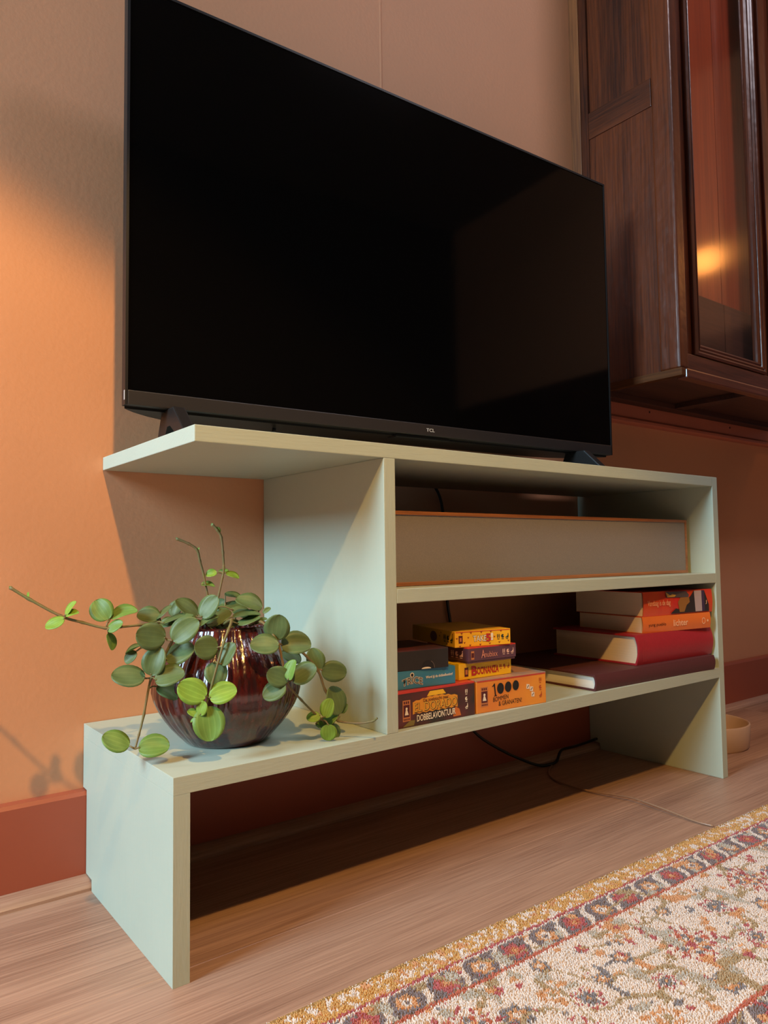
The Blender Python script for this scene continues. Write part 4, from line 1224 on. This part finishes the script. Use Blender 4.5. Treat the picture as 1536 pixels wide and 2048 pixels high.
def color_mesh(me, col):
    a = me.attributes.new('col', 'FLOAT_COLOR', 'POINT')
    a.data.foreach_set('color', np.concatenate([col, np.ones((len(col), 1))], 1).astype(np.float32).ravel())


# backing slab, a fine grid so that it carries the same pattern
sp = 0.006
us = np.arange(RU0, RU1 + 1e-6, sp)
vv = np.arange(0.002, RV1 + 1e-6, sp)
gu, gv = np.meshgrid(us, vv)
nu, nv = len(us), len(vv)
verts = np.stack([gu.ravel(), -gv.ravel(), np.full(gu.size, 0.0062)], 1)
ii = (np.arange(nv - 1)[:, None] * nu + np.arange(nu - 1)[None, :]).ravel()
faces = np.stack([ii, ii + nu, ii + nu + 1, ii + 1], 1)
me = bpy.data.meshes.new('backing')
lo = len(verts)
rim = np.concatenate([np.arange(nu), np.arange(1, nv) * nu + nu - 1, (nv - 1) * nu + np.arange(nu - 2, -1, -1), np.arange(nv - 2, 0, -1) * nu])
low = verts[rim].copy()
low[:, 2] = 0.0005
m_ = len(rim)
side = np.stack([rim, np.roll(rim, -1), lo + np.roll(np.arange(m_), -1), lo + np.arange(m_)], 1)
me.from_pydata(np.concatenate([verts, low]).tolist(), [], np.concatenate([faces, side]).tolist())
cv = rug_color(np.concatenate([gu.ravel(), low[:, 0]]), np.concatenate([gv.ravel(), -low[:, 1]]))
color_mesh(me, cv)
link('backing', me, 'rug', rug)
# tufts
s = 0.0019
au = np.arange(-0.12, 1.50, s)
av = np.arange(0.003, 0.38, s)
gu, gv = np.meshgrid(au, av)
gu = gu.ravel() + rng.uniform(-0.45, 0.45, gu.size) * s
gv = gv.ravel() + rng.uniform(-0.45, 0.45, gv.size) * s
N = len(gu)
col = rug_color(gu, gv)
hgt = 0.0028 + 0.0010 * rng.random(N)
th = rng.uniform(0, 6.283, N)
ln = np.stack([rng.normal(0, 0.0007, N), rng.normal(0, 0.0007, N)], 1)
V = np.zeros((N, 6, 3))
for k in range(3):
    a_ = th + k * 2.0944
    V[:, k, 0] = gu + 0.00105 * np.cos(a_)
    V[:, k, 1] = -gv + 0.00105 * np.sin(a_)
    V[:, k, 2] = 0.0058
    V[:, 3 + k, 0] = gu + ln[:, 0] + 0.00075 * np.cos(a_)
    V[:, 3 + k, 1] = -gv + ln[:, 1] + 0.00075 * np.sin(a_)
    V[:, 3 + k, 2] = 0.0058 + hgt * (0.85 + 0.15 * k / 2)
base = (np.arange(N) * 6)[:, None, None]
tri = np.array([[0, 1, 4], [0, 4, 3], [1, 2, 5], [1, 5, 4], [2, 0, 3], [2, 3, 5], [3, 4, 5]])[None]
Fc = (base + tri).reshape(-1, 3)
me = bpy.data.meshes.new('pile')
me.vertices.add(N * 6)
me.vertices.foreach_set('co', V.ravel())
me.loops.add(Fc.size)
me.loops.foreach_set('vertex_index', Fc.ravel().astype(np.int32))
me.polygons.add(len(Fc))
me.polygons.foreach_set('loop_start', (np.arange(len(Fc)) * 3).astype(np.int32))
me.polygons.foreach_set('loop_total', np.full(len(Fc), 3, np.int32))
me.update(calc_edges=True)
color_mesh(me, np.repeat(col, 6, axis=0))
pl = link('pile', me, 'rug', rug)
pl['kind'] = 'stuff'
# overlocked edge
bind = prism('edge_binding', [(0.0015, 0.0008), (0.0015, 0.005), (-0.0005, 0.0078), (-0.004, 0.0088), (-0.006, 0.006), (-0.006, 0.0008)], 0, RU0, RU1, 'rugbind', rug, smooth=True)
